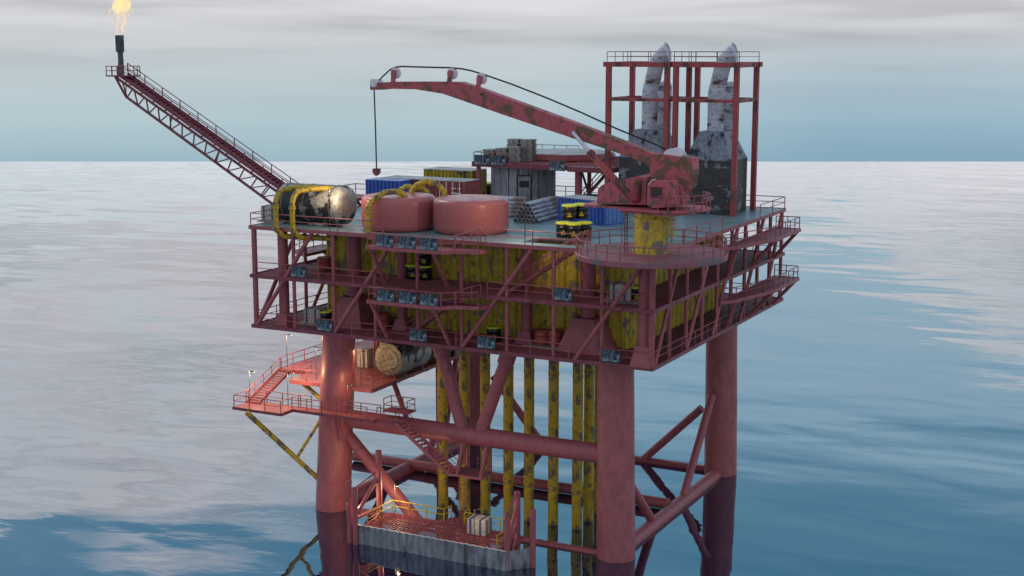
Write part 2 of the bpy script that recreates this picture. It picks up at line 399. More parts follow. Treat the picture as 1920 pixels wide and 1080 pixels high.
# outer posts
fx = [PX0+.32+(abs(PX0)-.5)*i/9 for i in range(10)]
ry = [.3+(PY1-.6)*i/9 for i in range(10)]
def post(x, y, r=.17):
    for za, zb in ((B, M-.25), (M, T-.26)):
        m = MB(); m.tube((x, y, za), (x, y, zb), r, n=12); m.build('post', red, plat)
for i, x in enumerate(fx): post(x, .22, .24 if i in (0, 9) else .16)
for y in ry[1:]: post(-.22, y, .17)
for y in ry[2::2]: post(PX0+.3, y, .17)
for i in (2, 4, 6, 7): post(fx[i], PY1-.3, .17)
def diag(a, b, r=.19):
    m = MB(); m.tube(a, b, r, n=12); m.build('diagonal_brace', red, plat)
zb, zt = B+.02, T-.28
for xa, xb in ((-37.6, -31.5), (-29.4, -23.2), (-16.8, -10.4), (-6.6, -.6)): diag((xa, .12, zb), (xb, .12, zt))
diag((PX0+.25, .5, zb), (PX0+.25, 7.4, zt))
for ya, yb in ((.7, 6.3), (7.8, 14.1), (14.2, 20.4), (21.5, 28), (28.4, 33.9)): diag((-.12, ya, zb), (-.12, yb, zt), .17)
for ya, yb in ((9, 16), (18, 25)): diag((PX0+.2, ya, zb), (PX0+.2, yb, zt), .17)
# inner columns with flared feet
def column(x, y, r, foot, h, r2):
    m = MB(); m.tube((x, y, B+h), (x, y, T-.26), r, n=20); m.build('column', red, plat)
    m = MB(); m.frustum((x, y), foot, foot, r2, r2, B+.003, B+h-.01); m.build('column_foot', red, plat)
column(-29.8, 4.0, .64, 1.75, 2.7, .95)
column(-7.35, 4.25, .64, 1.95, 2.7, .95)
column(-35.5, 1.35, .46, .75, 1.1, .5)
column(-25.1, 4.4, .42, .7, 1.0, .45)
column(-12.9, 4.2, .46, .75, 1.1, .5)
column(-1.0, .75, .50, .85, 1.6, .55)
# yellow corrugated core
def corr(m, a, b, z0, z1, pitch, depth, ins):
    a, b = Vector(a), Vector(b); d = (b-a); L = d.length; d.normalize(); nrm = Vector((d.y, -d.x, 0))*ins
    pts = []; k = max(1, round(L/pitch)); p = L/k
    for i in range(k):
        s0 = i*p
        for f, o in ((0, 0), (.36, 0), (.5, 1), (.86, 1)): pts.append(a+d*(s0+f*p)+nrm*o*depth)
    pts.append(b)
    vs = [v+Vector((0, 0, z0)) for v in pts]+[v+Vector((0, 0, z1)) for v in pts]; n = len(pts)
    back = [v-nrm*.1 for v in vs]
    fs = []
    for i in range(n-1):
        fs += [(i, i+1, n+i+1, n+i), (2*n+i+1, 2*n+i, 3*n+i, 3*n+i+1), (n+i, n+i+1, 3*n+i+1, 3*n+i), (i+1, i, 2*n+i, 2*n+i+1)]
    fs += [(0, n, 3*n, 2*n), (n-1, 3*n-1, 4*n-1, 2*n-1)]
    return m.add(vs+back, fs)
for (za, zb2) in ((B+.003, M-.003), (M+.003, T-.25)):
    for a, b in (((-33.9, 5.9, 0), (-4.4, 5.9, 0)), ((-4.4, 5.9, 0), (-4.4, 28.7, 0)), ((-4.4, 28.7, 0), (-33.9, 28.7, 0)), ((-33.9, 28.7, 0), (-33.9, 5.9, 0))):
        m = MB(); corr(m, a, b, za, zb2, 1.15, .22, 1.0); m.build('corrugated_wall', yellow, plat, 20)
# railings of the decks
def prail(pts, mat=None, h=1.1, step=2.1):
    m = MB(); rail(m, pts, h, step); return m.build('railing', mat or red, plat)
prail([(-24.2, .02, T+.05), (PX0+.15, .02, T+.05), (PX0+.15, 8, T+.05)], step=4.2)
prail([(-14.5, .02, T+.05), (-6.1, .02, T+.05)], step=4.2)
prail([(-.05, 6.3, T+.05), (-.05, 16, T+.05)], step=3)
prail([(-.05, 26.6, T+.05), (-.05, PY1-.1, T+.05), (-9, PY1-.1, T+.05)], step=3.4)
prail([(-9, PY1-.1, T+.05), (PX0+.1, PY1-.1, T+.05)], step=3)
prail([(PX0+.3, .05, M+.1), (-23.9, .05, M+.1)], step=3.4)
prail([(-14.4, .05, M+.1), (-.3, .05, M+.1)], step=3.4)
prail([(PX0+.3, .05, B+.1), (-.3, .05, B+.1)], step=3.4)
prail([(-.05, .4, B+.1), (-.05, PY1-.2, B+.1), (PX0+.2, PY1-.2, B+.1)], step=3.2)
prail([(PX0+.1, .4, B+.1), (PX0+.1, PY1-.2, B+.1)], step=3.2)
prail([(-12, PY1-.2, M+.1), (-.1, PY1-.2, M+.1)], step=3.2)
# hatch sill round the stair hole
m = MB(); m.box((hx0-.02, hy1+.002, T+.003), (hx1+.02, hy1+.06, T+.03)); m.build('hatch_sill', red, plat)
m = MB(); m.box((hx0, hy1-.05, T-.245), (hx1, hy1-.003, T-.01)); m.build('hatch_shade_plate', dark, plat)  # dark plate added over the deck edge to paint the opening's shade

# conductors standing under the platform
cond = None
cpos = [(-23.8, 8.96), (-21.52, 8.96), (-19.4, 8.96), (-17.07, 8.96), (-15.02, 8.96), (-12.64, 8.96), (-10.32, 8.96), (-10.3, 11.3), (-10.3, 13.6)]
clab = ['yellow riser pipe nearest the left leg, leftmost of the row in the water', 'yellow riser pipe second from the left in the row under the deck',
 'yellow riser pipe beside the right V brace, third from the left', 'yellow riser pipe fourth from the left behind the dock crate', 'yellow riser pipe fifth from the left behind the tall dock post',
 'yellow riser pipe standing alone between the dock post and the near leg', 'broad worn yellow riser pipe at the right end of the front row', 'yellow riser pipe just behind the right end of the row', 'yellow riser pipe half hidden by the near red leg']
for i, (x, y) in enumerate(cpos):
    t = thing('riser_pipe', clab[i], 'pipe', (x, y, 0), 'yellow riser pipes under the platform')
    m = MB(); m.tube((x, y, -2.5), (x, y, B-.26), .46, n=20); m.build('pipe_shaft', yellowpipe, t)
    for z in (3.4, 8.9, 13.6):
        m = MB(); m.lathe([(.465, z-.14), (.49, z-.12), (.49, z+.12), (.465, z+.14)], (x, y, 0), 20); m.build('pipe_collar', yellowpipe, t)

# stairs of the decks
t = thing('staircase', 'red stair climbing through the hatch to the top deck, its treads glowing in lamp light', 'stairs', (-10, 3.1, M), 'steel stairs of the platform')
stair(t, (-13.6, 2.65, M+.05), (-6.9, 2.65, T+.05), 1.15, (0, 1, 0))
t = thing('staircase', 'dim red stair from the lowest deck up to the middle front balcony', 'stairs', (-20, 2.6, B), 'steel stairs of the platform')
stair(t, (-23.2, 2.4, B+.05), (-17.2, 2.4, M+.05), 1.1, (0, 1, 0))

# balconies hung outside the decks
def balcony(name, label, poly, z, rails, struts, mat, group='balconies hung outside the decks'):
    c = sum((Vector((x, y, z)) for x, y in poly), Vector())/len(poly)
    t = thing(name, label, 'balcony', c, group)
    m = MB(); m.prism(poly, z-.12, z); m.build('floor', mat, t)
    m = MB(); n = len(poly)
    for i in range(n):
        a, b = poly[i], poly[(i+1) % n]; m.bar((*a, z-.1), (*b, z-.1), .14, .3)
    m.build('edge_beam', red, t)
    for r in rails:
        m = MB(); rail(m, [(x, y, z+.02) for x, y in r], 1.1, 1.5); m.build('railing', red, t)
    for a, b in struts:
        m = MB(); m.tube(a, b, .17, n=10); m.build('strut', red, t)
    return t
for z, nm, zd in ((T-.6, 'upper', M), (M-.75, 'middle', B)):
    poly = [(-24.3, -.09), (-24.3, -2.5), (-17.3, -2.5), (-16.5, -1.5), (-14.6, -1.0), (-14.3, -.09)]
    b = balcony('front_balcony', nm+' front balcony with three mottled panels on its rail'+(', below the two pink tanks' if nm == 'upper' else ', over the lower stair'), poly, z,
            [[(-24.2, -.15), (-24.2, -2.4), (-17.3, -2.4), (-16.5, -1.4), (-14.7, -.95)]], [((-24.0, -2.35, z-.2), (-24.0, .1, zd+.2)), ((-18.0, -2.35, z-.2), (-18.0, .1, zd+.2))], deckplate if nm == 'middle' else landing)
    m = MB(); stair_p, stair_q = Vector((-17.0, -.7, z)), Vector((-14.6, -.7, z+.75))
    rail(m, [stair_p, stair_q], 1.05, .8); m.build('railing', red, b)
for z, nm, zd, mt in ((24.62, 'upper', M, landing), (19.95, 'middle', B, deckplate)):
    ff = z-.2
    poly = [(.09, 15.4), (1.0, 17.0), (2.5, 23.4), (2.5, 31.2), (.09, 31.2)]
    balcony('side_balcony', nm+' purple red balcony on the right side of the platform'+(', just below the top deck' if nm == 'upper' else ', above the lowest deck'), poly, z,
            [[(.2, 15.4), (1.0, 17.0), (2.42, 23.4), (2.42, 31.1), (.15, 31.1)]], [((2.3, 23.6, z-.2), (.1, 23.6, zd+.1)), ((2.3, 31, z-.2), (.1, 31, zd+.1)), ((.9, 17.2, z-.2), (.1, 17.2, zd+.1))], boomred)
for z, nm, y0, y1 in ((T+.75, 'upper', 15.0, 20.5), (M+.75, 'middle', 9.9, 14.5)):
    poly = [(PX0-.09, y0-1.6), (PX0-.09, y1), (PX0-2.4, y1), (PX0-2.4, y0)]
    balcony('left_balcony', ('small dark balcony on the far left side seen between the round tanks' if nm == 'upper' else 'small dark balcony on the far left side seen through the frame below the top deck'), poly, z,
            [[(PX0-.1, y0-1.55), (PX0-2.33, y0), (PX0-2.33, y1), (PX0-.1, y1)]], [((PX0-2.3, y1-.3, z-.2), (PX0-.1, y1-.3, z-2.9))], boomred)

# mottled panels on the railings
def panel(x0, x1, y, z, h, label, rot=0):
    t = thing('rail_panel', label, 'panel', ((x0+x1)/2, y, z), 'mottled panels fixed to the railings')
    m = MB(); m.box((x0+.04, y-.06, z+.04), (x1-.04, y, z+h-.04)); m.build('panel_face', panelm, t, 0)
    m = MB()
    for lo, hi in (((x0, y-.075, z), (x1, y-.002, z+.045)), ((x0, y-.075, z+h-.045), (x1, y-.002, z+h)), ((x0, y-.075, z+.046), (x0+.045, y-.002, z+h-.046)), ((x1-.045, y-.075, z+.046), (x1, y-.002, z+h-.046))): m.box(lo, hi)
    m.build('panel_frame', dark, t, 0)
for z, wd in ((T-.55, 'upper'), (M-.7, 'middle')):
    for (a, b), lb in zip(((-23.3, -21.6), (-21.2, -19.5), (-19.2, -17.5)), ('left', 'centre', 'right')):
        panel(a, b, -2.5, z, .98, 'mottled blue grey panel at the %s of the three on the %s front balcony' % (lb, wd))
def ppanel(x0, x1, yb, z, label):
    a, b = at(x0, yb, y=-.1).x, at(x1, yb, y=-.1).x
    panel(a, b, -.08, z, .98, label)
ppanel(546, 574, 522, M+.2, 'single mottled panel on the middle deck rail near the left corner')
ppanel(1039, 1073, 566, M+.2, 'single mottled panel on the middle deck rail below the hatch stair')
ppanel(595, 624, 620, B+.18, 'mottled panel on the lowest deck rail nearest the left corner')
ppanel(768, 801, 640, B+.18, 'mottled panel on the lowest deck rail at the foot of the dim stair')
ppanel(895, 929, 654, B+.18, 'mottled panel on the lowest deck rail in front of the lone black drum')
ppanel(1129, 1163, 681, B+.18, 'mottled panel on the lowest deck rail nearest the right corner')

# ================================================================ round tanks, horizontal tank and yellow pipes on the top deck
def round_tank(label, x, y, r, h):
    t = thing('storage_tank', label, 'tank', (x, y, T), 'round pink storage tanks')
    e = .42; prof = [(r*.9, .0), (r-.22, .06), (r-.08, .2), (r, e+.1)]
    prof += [(r, h-e-.35)]+[(r-e-.1+(e+.1)*math.cos(a), h-e-.05+(e)*math.sin(a)) for a in [PI/2*i/7 for i in range(8)]]
    prof = [(rr, zz) for rr, zz in prof]+[(r*.45, h+.02), (.05, h+.03)]
    m = MB(); m.lathe([(a, T+.004+b) for a, b in prof], (x, y, 0), 72); m.build('tank_shell', pinkred, t, 60)
    return t
round_tank('pink red round tank left of its twin, with a yellow pipe down its front', -25.45, 4.55, 3.22, 2.95)
round_tank('pink red round tank right of its twin, glowing orange beside the lamp post', -18.85, 5.5, 3.22, 2.95)
t = thing('horizontal_tank', 'large mottled silver and black horizontal tank under two yellow pipes at the deck corner', 'tank', (-33.3, 3.5, T))
cz = T+1.86; rr = 1.72
prof = []
for i in range(9):
    a = PI/2*i/8; prof.append((max(.03, rr*.55+rr*.45*math.sin(a)) if i else .05, -2.95-.55*math.cos(a)+.0))
prof2 = [(r_, -h_) for r_, h_ in reversed(prof)]
m = MB(); m.lathe([(r_, h_) for r_, h_ in prof]+prof2, (-33.35, 3.5, cz), 48, 'x'); m.build('tank_shell', blotch, t, 50)
for x in (-33.6, -30.9, -35.9):
    m = MB(); m.lathe([(rr+.005, -.05), (rr+.03, -.045), (rr+.03, .045), (rr+.005, .05)], (x, 3.5, cz), 48, 'x'); m.build('seam_band', seam, t)
for x in (-35.2, -31.6):
    m = MB(); m.box((x-.2, 2.3, T+.004), (x+.2, 4.7, T+.62)); m.build('saddle', dark, t)

def ypipe(label, pts, r, loc, flanges=()):
    t = thing('yellow_pipe', label, 'pipe', loc, 'yellow pipes on the tanks')
    m = MB(); m.path(pts, r*.88, 16); m.build('pipe_run', yellowpipe, t, 60)
    for p, d in flanges:
        p, d = Vector(p), Vector(d).normalized(); m = MB(); m.tube(p-d*.16, p+d*.16, r*1.18, n=16); m.build('pipe_collar', yellowpipe, t)
def arc(c, r, a0, a1, ux, uz, n=7):
    c, ux, uz = Vector(c), Vector(ux), Vector(uz)
    return [c+ux*r*math.cos(a0+(a1-a0)*i/n)+uz*r*math.sin(a0+(a1-a0)*i/n) for i in range(n+1)]
X_, Y_, Z_ = Vector((1, 0, 0)), Vector((0, 1, 0)), Vector((0, 0, 1))
for xp, lb in ((-34.85, 'yellow pipe looping over the left end of the silver tank'), (-33.1, 'brighter yellow pipe looping over the middle of the silver tank')):
    y0 = -.42; ztop = T+3.25
    pts = arc((xp, y0+1.35, T-.2), .55, PI*.5, PI, Vector((0, .9, 0)), -Z_, 4)
    pts = [Vector((xp+3.2, y0+1.9, T-.82)), Vector((xp+1.2, y0+1.6, T-.82)), Vector((xp+.5, y0+.45, T-.72)), Vector((xp, y0, T-.1)), Vector((xp, y0, T+1.9))]
    pts += arc((xp, y0+1.25, T+2.0), 1.25, PI, PI*.5, Y_, Z_, 6)
    pts += [Vector((xp+.5, y0+2.1, T+3.35)), Vector((xp+1.5, y0+3.0, T+3.40)), Vector((xp+2.1, y0+3.5, T+3.25)), Vector((xp+2.3, y0+3.7, T+2.95)), ]
    ypipe(lb, pts, .27, (xp, y0, T), [((xp, y0, T+1.9), Z_), ((xp, y0, T-.05), Z_)])
# pipe on the front of the left pink tank
px, py = at(690, 440, y=.4).x, .5
pts = [Vector((px, py, T+.01)), Vector((px, py, T+1.9)), Vector((px+.02, py+.1, T+2.35)), Vector((px+.25, py+.7, T+2.95)), Vector((px+.7, py+1.5, T+3.35)), Vector((px+1.3, py+2.2, T+3.4)), Vector((px+1.75, py+2.7, T+3.2)), Vector((px+1.9, py+2.9, T+2.85))]
ypipe('yellow pipe rising up the front of the left pink tank and bending onto its roof', pts, .28, (px, py, T), [((px, py, T+1.9), Z_)])
a, b = Vector((-24.6, 6.1, T)), Vector((-20.4, 6.4, T))
a = at(772, 357, y=6.0); b = at(833, 360, y=6.6); a.z = T+2.8; b.z = T+2.8
d = (b-a); L = d.length; d.normalize()
pts = [a, a+Z_*.35, a+d*.45+Z_*.85, a+d*1.1+Z_*1.12]+[b-d*1.1+Z_*1.12, b-d*.45+Z_*.85, b+Z_*.35, b]
ypipe('yellow pipe arching between the roofs of the two pink tanks', pts, .27, a, [(a+d*1.25+Z_*1.12, d), (b-d*1.25+Z_*1.12, d)])
p = at(802, 356, y=9.5); 
ypipe('upright yellow pipe standing in the gap behind the two pink tanks', [Vector((p.x, p.y, T+.01)), Vector((p.x, p.y, T+2.6)), Vector((p.x-.3, p.y-.6, T+3.1)), Vector((p.x-1.0, p.y-2.0, T+3.3)), Vector((p.x-1.3, p.y-2.6, T+3.0))], .30, (p.x, p.y, T))

# ================================================================ drums and crates
DR, DH = .62, 1.26
def make_drum(body, lid, mark, label, loc):
    t = thing('drum', label, 'drum', (0, 0, 0), None)
    m = MB(); m.lathe([(DR-.06, 0), (DR-.02, .03), (DR-.01, .36), (DR+.025, .40), (DR-.01, .44), (DR-.01, .78), (DR+.025, .82), (DR-.01, .86), (DR-.02, 1.1)], (0, 0, 0), 28); m.build('drum_body', body, t, 50)
    m = MB(); m.lathe([(DR+.03, 1.10), (DR+.05, 1.13), (DR+.045, 1.2), (DR-.02, DH), (DR-.1, DH), (DR-.13, DH-.03), (.04, DH-.03)], (0, 0, 0), 28); m.build('lid', lid, t, 50)
    if mark:
        vs = []; yb = -(DR+.012)
        tri = [(-.215, .27), (.215, .27), (0, .67)]
        def wrap(pts, dr): return [Vector(((DR+dr)*math.sin(x/DR), -(DR+dr)*math.cos(x/DR), z)) for x, z in pts]
        fr = wrap(tri, .035); bk = wrap(tri, .0)
        m = MB(); m.add(fr+bk, [(0, 1, 2), (5, 4, 3), (1, 0, 3, 4), (2, 1, 4, 5), (0, 2, 5, 3)]); lb = m.build('warning_label', mark, t, 0)
        m = MB()
        ex = wrap([(-.022, .40), (.022, .40), (.03, .55), (-.03, .55)], .041); ex2 = wrap([(-.024, .32), (.024, .32), (.024, .365), (-.024, .365)], .041)
        m.add(ex, [(0, 1, 2, 3)]).add(ex2, [(0, 1, 2, 3)]); m.build('exclamation_mark', black, lb, 0)
    t.location = Vector(loc)
    return t
CAMAZ = math.atan2(-.456, .89)
drum0 = None
def drum(loc, label, rz=None, group='black drums with yellow lids'):
    global drum0
    rz = .47 if rz is None else rz
    if drum0 is None:
        drum0 = make_drum(black, lime, sign, label, (0, 0, 0)); drum0['group'] = group
        d = drum0; d.location = Vector(loc); d.rotation_euler = (0, 0, rz)
    else: d = dup(drum0, loc, rz, label)
    return d
off = Vector((-.255, .495, 0))
for (qx, qy), lb in zip(((1057, 446), (1077, 448), (1096, 446)), ('left', 'middle', 'right')):
    p = at(qx, qy, z=T); drum(p+off+Z_*.004, 'black drum with yellow lid, bottom %s of the five on the top deck' % lb, .47+random.uniform(-.12, .12))
for (qx, qy), lb in zip(((1068, 413), (1090, 411)), ('left', 'right')):
    p = at(qx, qy, z=T+DH+.004); drum(p+off+Z_*.004, 'black drum with yellow lid, top %s of the five on the top deck' % lb, .47)
p = at(911, 366, z=T); drum(p+off, 'black drum with a yellow lid far back beside the round timber house', .3)
for (qx, qy, k), lb in zip(((769, 522, 0), (792, 524, 0), (790, 491, 1)), ('bottom left of three behind the front balconies', 'bottom right of three behind the front balconies', 'topmost of three behind the front balconies')):
    p = at(qx, qy-1, y=4.2); drum((p.x, 4.7, M+.04+k*(DH+.004)), 'black drum with a yellow lid, '+lb, .45)
p = at(1188, 548, y=2.6); drum((p.x, 3.1, M+.04), 'black drum with a yellow lid beside a grey crate on the middle deck', .5)
p = at(605, 597, y=2.6); drum((p.x, 3.0, B+.06), 'black drum with a yellow lid beside a grey crate on the lowest deck', .45)
p = at(920, 631, y=3.0); drum((p.x, 3.6, B+.04), 'lone black drum with a yellow lid on the lowest deck', .45)
rd = make_drum(redrum, redrum, None, 'rusty red drum on the lowest deck under the middle front balcony', (0, 0, 0)); rd['group'] = 'rusty red drums'
p = at(719, 610, y=4.2); rd.location = Vector((p.x, 4.2, B+.04))
p = at(607, 506, y=4.6); dup(rd, (p.x, 4.7, M+.04), .4, 'rusty red drum on the middle deck at the left edge of the yellow wall')
p = at(1014, 640, y=3.4); dup(rd, (p.x, 3.6, B+.16), .9, 'rusty red drum at the left of a pair on a pallet on the lowest deck')
p = at(1032, 640, y=3.6); dup(rd, (p.x+.25, 3.9, B+.16), 2.1, 'rusty red drum at the right of a pair on a pallet on the lowest deck')

def make_crate(label):
    t = thing('storage_crate', label, 'crate', (0, 0, 0), 'grey crates with blue straps')
    w, d, h = .86, .72, 1.32
    c = .1
    poly = [(-w+c, -d), (w-c, -d), (w, -d+c), (w, d-c), (w-c, d), (-w+c, d), (-w, d-c), (-w, -d+c)]
    m = MB(); m.prism(poly, .05, h-.09); m.prism([(x*.94, y*.93) for x, y in poly], h-.088, h); m.prism([(x*.94, y*.93) for x, y in poly], 0, .048); m.build('crate_shell', crate, t, 0)
    for x in (-.48, .42):
        m = MB(); m.box((x-.08, -d-.035, .02), (x+.08, -d-.003, h+.03)); m.box((x-.08, d+.003, .02), (x+.08, d+.035, h+.03)); m.box((x-.08, -d-.003, h+.004), (x+.08, d+.003, h+.034)); m.build('strap', strap, t, 0)
    for y in (-.4, .35):
        m = MB(); m.box((w+.003, y-.07, .02), (w+.035, y+.07, h+.02)); m.box((-w-.035, y-.07, .02), (-w-.003, y+.07, h+.02)); m.build('strap', strap, t, 0)
    m = MB(); m.box((-.14, -d-.045, .55), (.1, -d-.003, .72)); m.build('label_plate', white, t, 0)
    return t
crate0 = make_crate('grey crate with blue straps at the left corner of the top deck')
p = at(503, 417, z=T); crate0.location = p+Vector((-.1, .85, .1)); crate0.rotation_euler = (0, 0, .05)
p = at(586, 595, y=2.4); dup(crate0, (p.x, 2.9, B+.14), .03, 'grey crate with blue straps beside a drum on the lowest deck, nearest the left corner')
p = at(1162, 553, y=2.2); dup(crate0, (p.x, 2.8, M+.16), .04, 'grey crate with blue straps on the middle deck near the right corner')
def slat_base(label, x, y, z, w, d, rz=0):
    t = thing('wooden_pallet', label, 'pallet', (x, y, z), 'thin wooden pallets under the stores')
    m = MB(); k = 6
    for i in range(k):
        a = -w/2+w*i/k; m.box((x+a+.02, y-d/2, z+.07), (x+a+w/k-.02, y+d/2, z+.1))
    for yy in (-d/2+.06, 0, d/2-.06): m.box((x-w/2+.02, y+yy-.05, z), (x+w/2-.02, y+yy+.05, z+.068))
    m.build('slats', pallet, t, 0)
slat_base('grey pallet under the crate at the left corner of the top deck', crate0.location.x+.35, crate0.location.y-.02, T+.004, 2.9, 1.9)
p = at(592, 597, y=2.4); slat_base('grey pallet under the crate and drum on the lowest deck', p.x, 2.9, B+.04, 3.6, 1.9)
p = at(1165, 555, y=2.2); slat_base('grey pallet under the crate on the middle deck', p.x, 2.7, M+.05, 3.2, 1.9)
p = at(1022, 642, y=3.2); slat_base('grey pallet under the pair of rusty red drums', p.x, 3.6, B+.045, 3.6, 1.9)

# ================================================================ containers
def container(label, org, rz, L, W, H, body, endm, roofm, bars=None, grp='freight containers'):
    """org = front left bottom corner; long side along local x, front face towards -y"""
    t = thing('container', label, 'container', org, grp); o = Vector(org); R = Matrix.Rotation(rz, 3, 'Z')
    def tr(m): m.v = [o+R @ v for v in m.v]; return m
    m = MB()
    corr(m, (.06, .16, 0), (L-.06, .16, 0), .12, H-.1, .44, .15, 1.0); corr(m, (L-.06, W-.16, 0), (.06, W-.16, 0), .12, H-.1, .44, .15, 1.0)
    corr(m, (.16, W-.06, 0), (.16, .06, 0), .12, H-.1, .44, .15, 1.0)
    tr(m).build('side_panels', body, t, 20)
    m = MB(); m.box((.27, .27, .1), (L-.1, W-.27, H-.12)); tr(m).build('inner_box', body, t, 0)
    m = MB()
    for x in (0, L-.1):
        for y in (0, W-.1): m.box((x, y, 0), (x+.1, y+.1, H-.02))
    for z in (0, H-.12):
        for y in (0, W-.1): m.box((.101, y+.01, z), (L-.101, y+.09, z+.1))
        for x in (0, L-.1): m.box((x+.01, .101, z), (x+.09, W-.101, z+.1))
    tr(m).build('corner_frame', body, t, 0)
    m = MB(); m.box((-.02, -.02, H-.018), (L+.02, W+.02, H+.03)); tr(m).build('roof', roofm, t, 0)
    for k in (0, 1):
        m = MB(); y0, y1 = .12+k*(W-.24)/2+.01, .12+(k+1)*(W-.24)/2-.01
        m.box((L-.098, y0, .13), (L-.03, y1, H-.14))
        dd = tr(m).build('door', endm, t, 0)
        for f in (.25, .75):
            y = y0+(y1-y0)*f; m = MB(); m.tube((L-.0, y, .15), (L-.0, y, H-.16), .028, n=6); tr(m).build('lock_rod', (bars or body), dd)
    return t
c0_ = at(1135.5, 424, z=T); c1_ = at(1172, 419, z=T); e = (c1_-c0_); rz = math.atan2(e.y, e.x)-PI/2
L = 5.7; org = c0_-Matrix.Rotation(rz, 3, 'Z') @ Vector((L, 0, 0))+Z_*.004
t = container('royal blue ribbed container behind the black drums, its pale blue doors facing right', org, rz, L, 2.5, 2.15, blue, lightblue, greyroof, lightblue)
container('blue ribbed container end at the left behind the pink tanks', (-37.5, 17.9, T+.004), .0, 4.0, 2.05, 2.6, blue, blue, blue)
def sidedoor(t, x0, x1, y, z0, z1, mat, n=4):
    for i in range(n):
        x = x0+(x1-x0)*(i+.5)/n; m = MB(); m.tube((x, y, z0-.1), (x, y, z1+.12), .05, n=6); m.build('lock_rod', white, t)
    for i, (a, b, zz) in enumerate(((.12, .22, .62), (.56, .72, .74), (.56, .93, .52), (.8, .92, .74), (.3, .42, .3))):
        m = MB(); h = z1-z0; m.box((x0+(x1-x0)*a, y-.02, z0+h*zz), (x0+(x1-x0)*b, y+.03, z0+h*(zz+.05))); m.build('marking_plate', white, t, 0)
t = container('long brick red container with grey roof and white door bars behind the tanks', (-37.3, 20.4, T+.004), 0, 9.6, 2.9, 2.6, redbox, redbox, greyroof)
sidedoor(t, -30.9, -27.9, 20.36, T+.3, T+2.4, redbox)
container('yellow scuffed container with a grey roof at the back of the deck', (-37.2, 28.6, T+.004), 0, 5.8, 3.2, 2.85, yellowbox, yellowbox, greyroof)

# ================================================================ round timber house, pipe stacks
hx, hy, hr = -27.0, 31.6, 3.35
t = thing('timber_house', 'round grey plank house with a dark framed door under the raised deck', 'house', (hx, hy, T))
m = MB(); n = 20; prof = []
for i in range(n):
    a0, a1 = 2*PI*i/n+.016, 2*PI*(i+1)/n-.016
    vs = []
    for r_ in (hr, hr-.12):
        for a in (a0, (a0+a1)/2, a1): vs += [(hx+r_*math.cos(a), hy+r_*math.sin(a), T+.004), (hx+r_*math.cos(a), hy+r_*math.sin(a), T+3.58)]
    m.add(vs, [(0, 2, 3, 1), (2, 4, 5, 3), (8, 6, 7, 9), (10, 8, 9, 11), (1, 3, 9, 7), (3, 5, 11, 9), (0, 1, 7, 6), (5, 4, 10, 11)])
m.build('plank_wall', planks, t, 0)
m = MB(); m.lathe([(hr-.14, T+.01), (hr-.14, T+3.5)], (hx, hy, 0), 40); m.build('inner_wall', dark, t)
m = MB(); m.lathe([(hr+.03, T+3.585), (hr+.03, T+3.66), (hr-.4, T+3.76), (.05, T+3.8)], (hx, hy, 0), 40); m.build('roof', dark, t)
da = math.atan2(-.89, .456)+.02; R = Matrix.Rotation(da, 3, 'Z'); dc = Vector((hx, hy, T))
def hb(m, lo, hi):
    k = MB(); k.box(lo, hi); k.v = [dc+R @ v for v in k.v]; m.add(k.v, k.f)
m = MB(); hb(m, (hr-.1, -.62, .01), (hr+.05, .62, 2.55)); dr = m.build('door', planks, t, 0)
m = MB(); hb(m, (hr-.1, -.78, .01), (hr+.1, -.63, 2.72)); hb(m, (hr-.1, .63, .01), (hr+.1, .78, 2.72)); hb(m, (hr-.1, -.629, 2.56), (hr+.1, .629, 2.72)); m.build('door_frame', black, dr, 0)
m = MB(); hb(m, (hr+.051, -.5, 1.45), (hr+.075, .5, 2.1)); m.build('window', black, dr, 0)

pipe0 = None
def pipe_stack(base, along, across, rows, L, r, label, group):
    """pyramid of loose pipes: each pipe its own object"""
    global pipe0
    base, al, ac = Vector(base), Vector(along).normalized(), Vector(across).normalized()
    rz = math.atan2(al.y, al.x)
    me = None; k = rows
    for row in range(k):
        for i in range(k-row+1):
            p = base+ac*((i+row*.5)*2*r+r)+Z_*(r+row*r*1.74)+al*random.uniform(-.18, .18)
            if pipe0 is None:
                m = MB(); n = 14; vs = []
                for rad in (r, r*.84):
                    for x in (0, 1):
                        vs += [(x, rad*math.cos(2*PI*j/n), rad*math.sin(2*PI*j/n)) for j in range(n)]
                f = []
                for j in range(n):
                    q = (j+1) % n; f += [(j, n+j, n+q, q), (2*n+q, 3*n+q, 3*n+j, 2*n+j), (j, q, 2*n+q, 2*n+j), (n+q, n+j, 3*n+j, 3*n+q)]
                m.add(vs, f); pipe0 = m.build('steel_pipe', pipem, None); o = pipe0
            else:
                o = pipe0.copy(); COL.objects.link(o)
            o.location = p; o.rotation_euler = (random.uniform(0, 0), 0, rz); o.scale = (L, r/pipe_r, r/pipe_r)
            tag(o, label, 'pipe', group)
pipe_r = .2
pipe_stack((-18.55, 12.9, T+.004), (-.06, 1, 0), (1, 0, 0), 5, 6.6, .2, 'weathered grey steel pipe in the stack whose open ends face the drums', 'pipes in the stack beside the drums')
pipe_stack((-24.6, 16.2, T+.004), (1, -.05, 0), (0, 1, 0), 5, 5.4, .2, 'weathered grey steel pipe in the stack lying behind the right pink tank', 'pipes in the stack behind the pink tank')

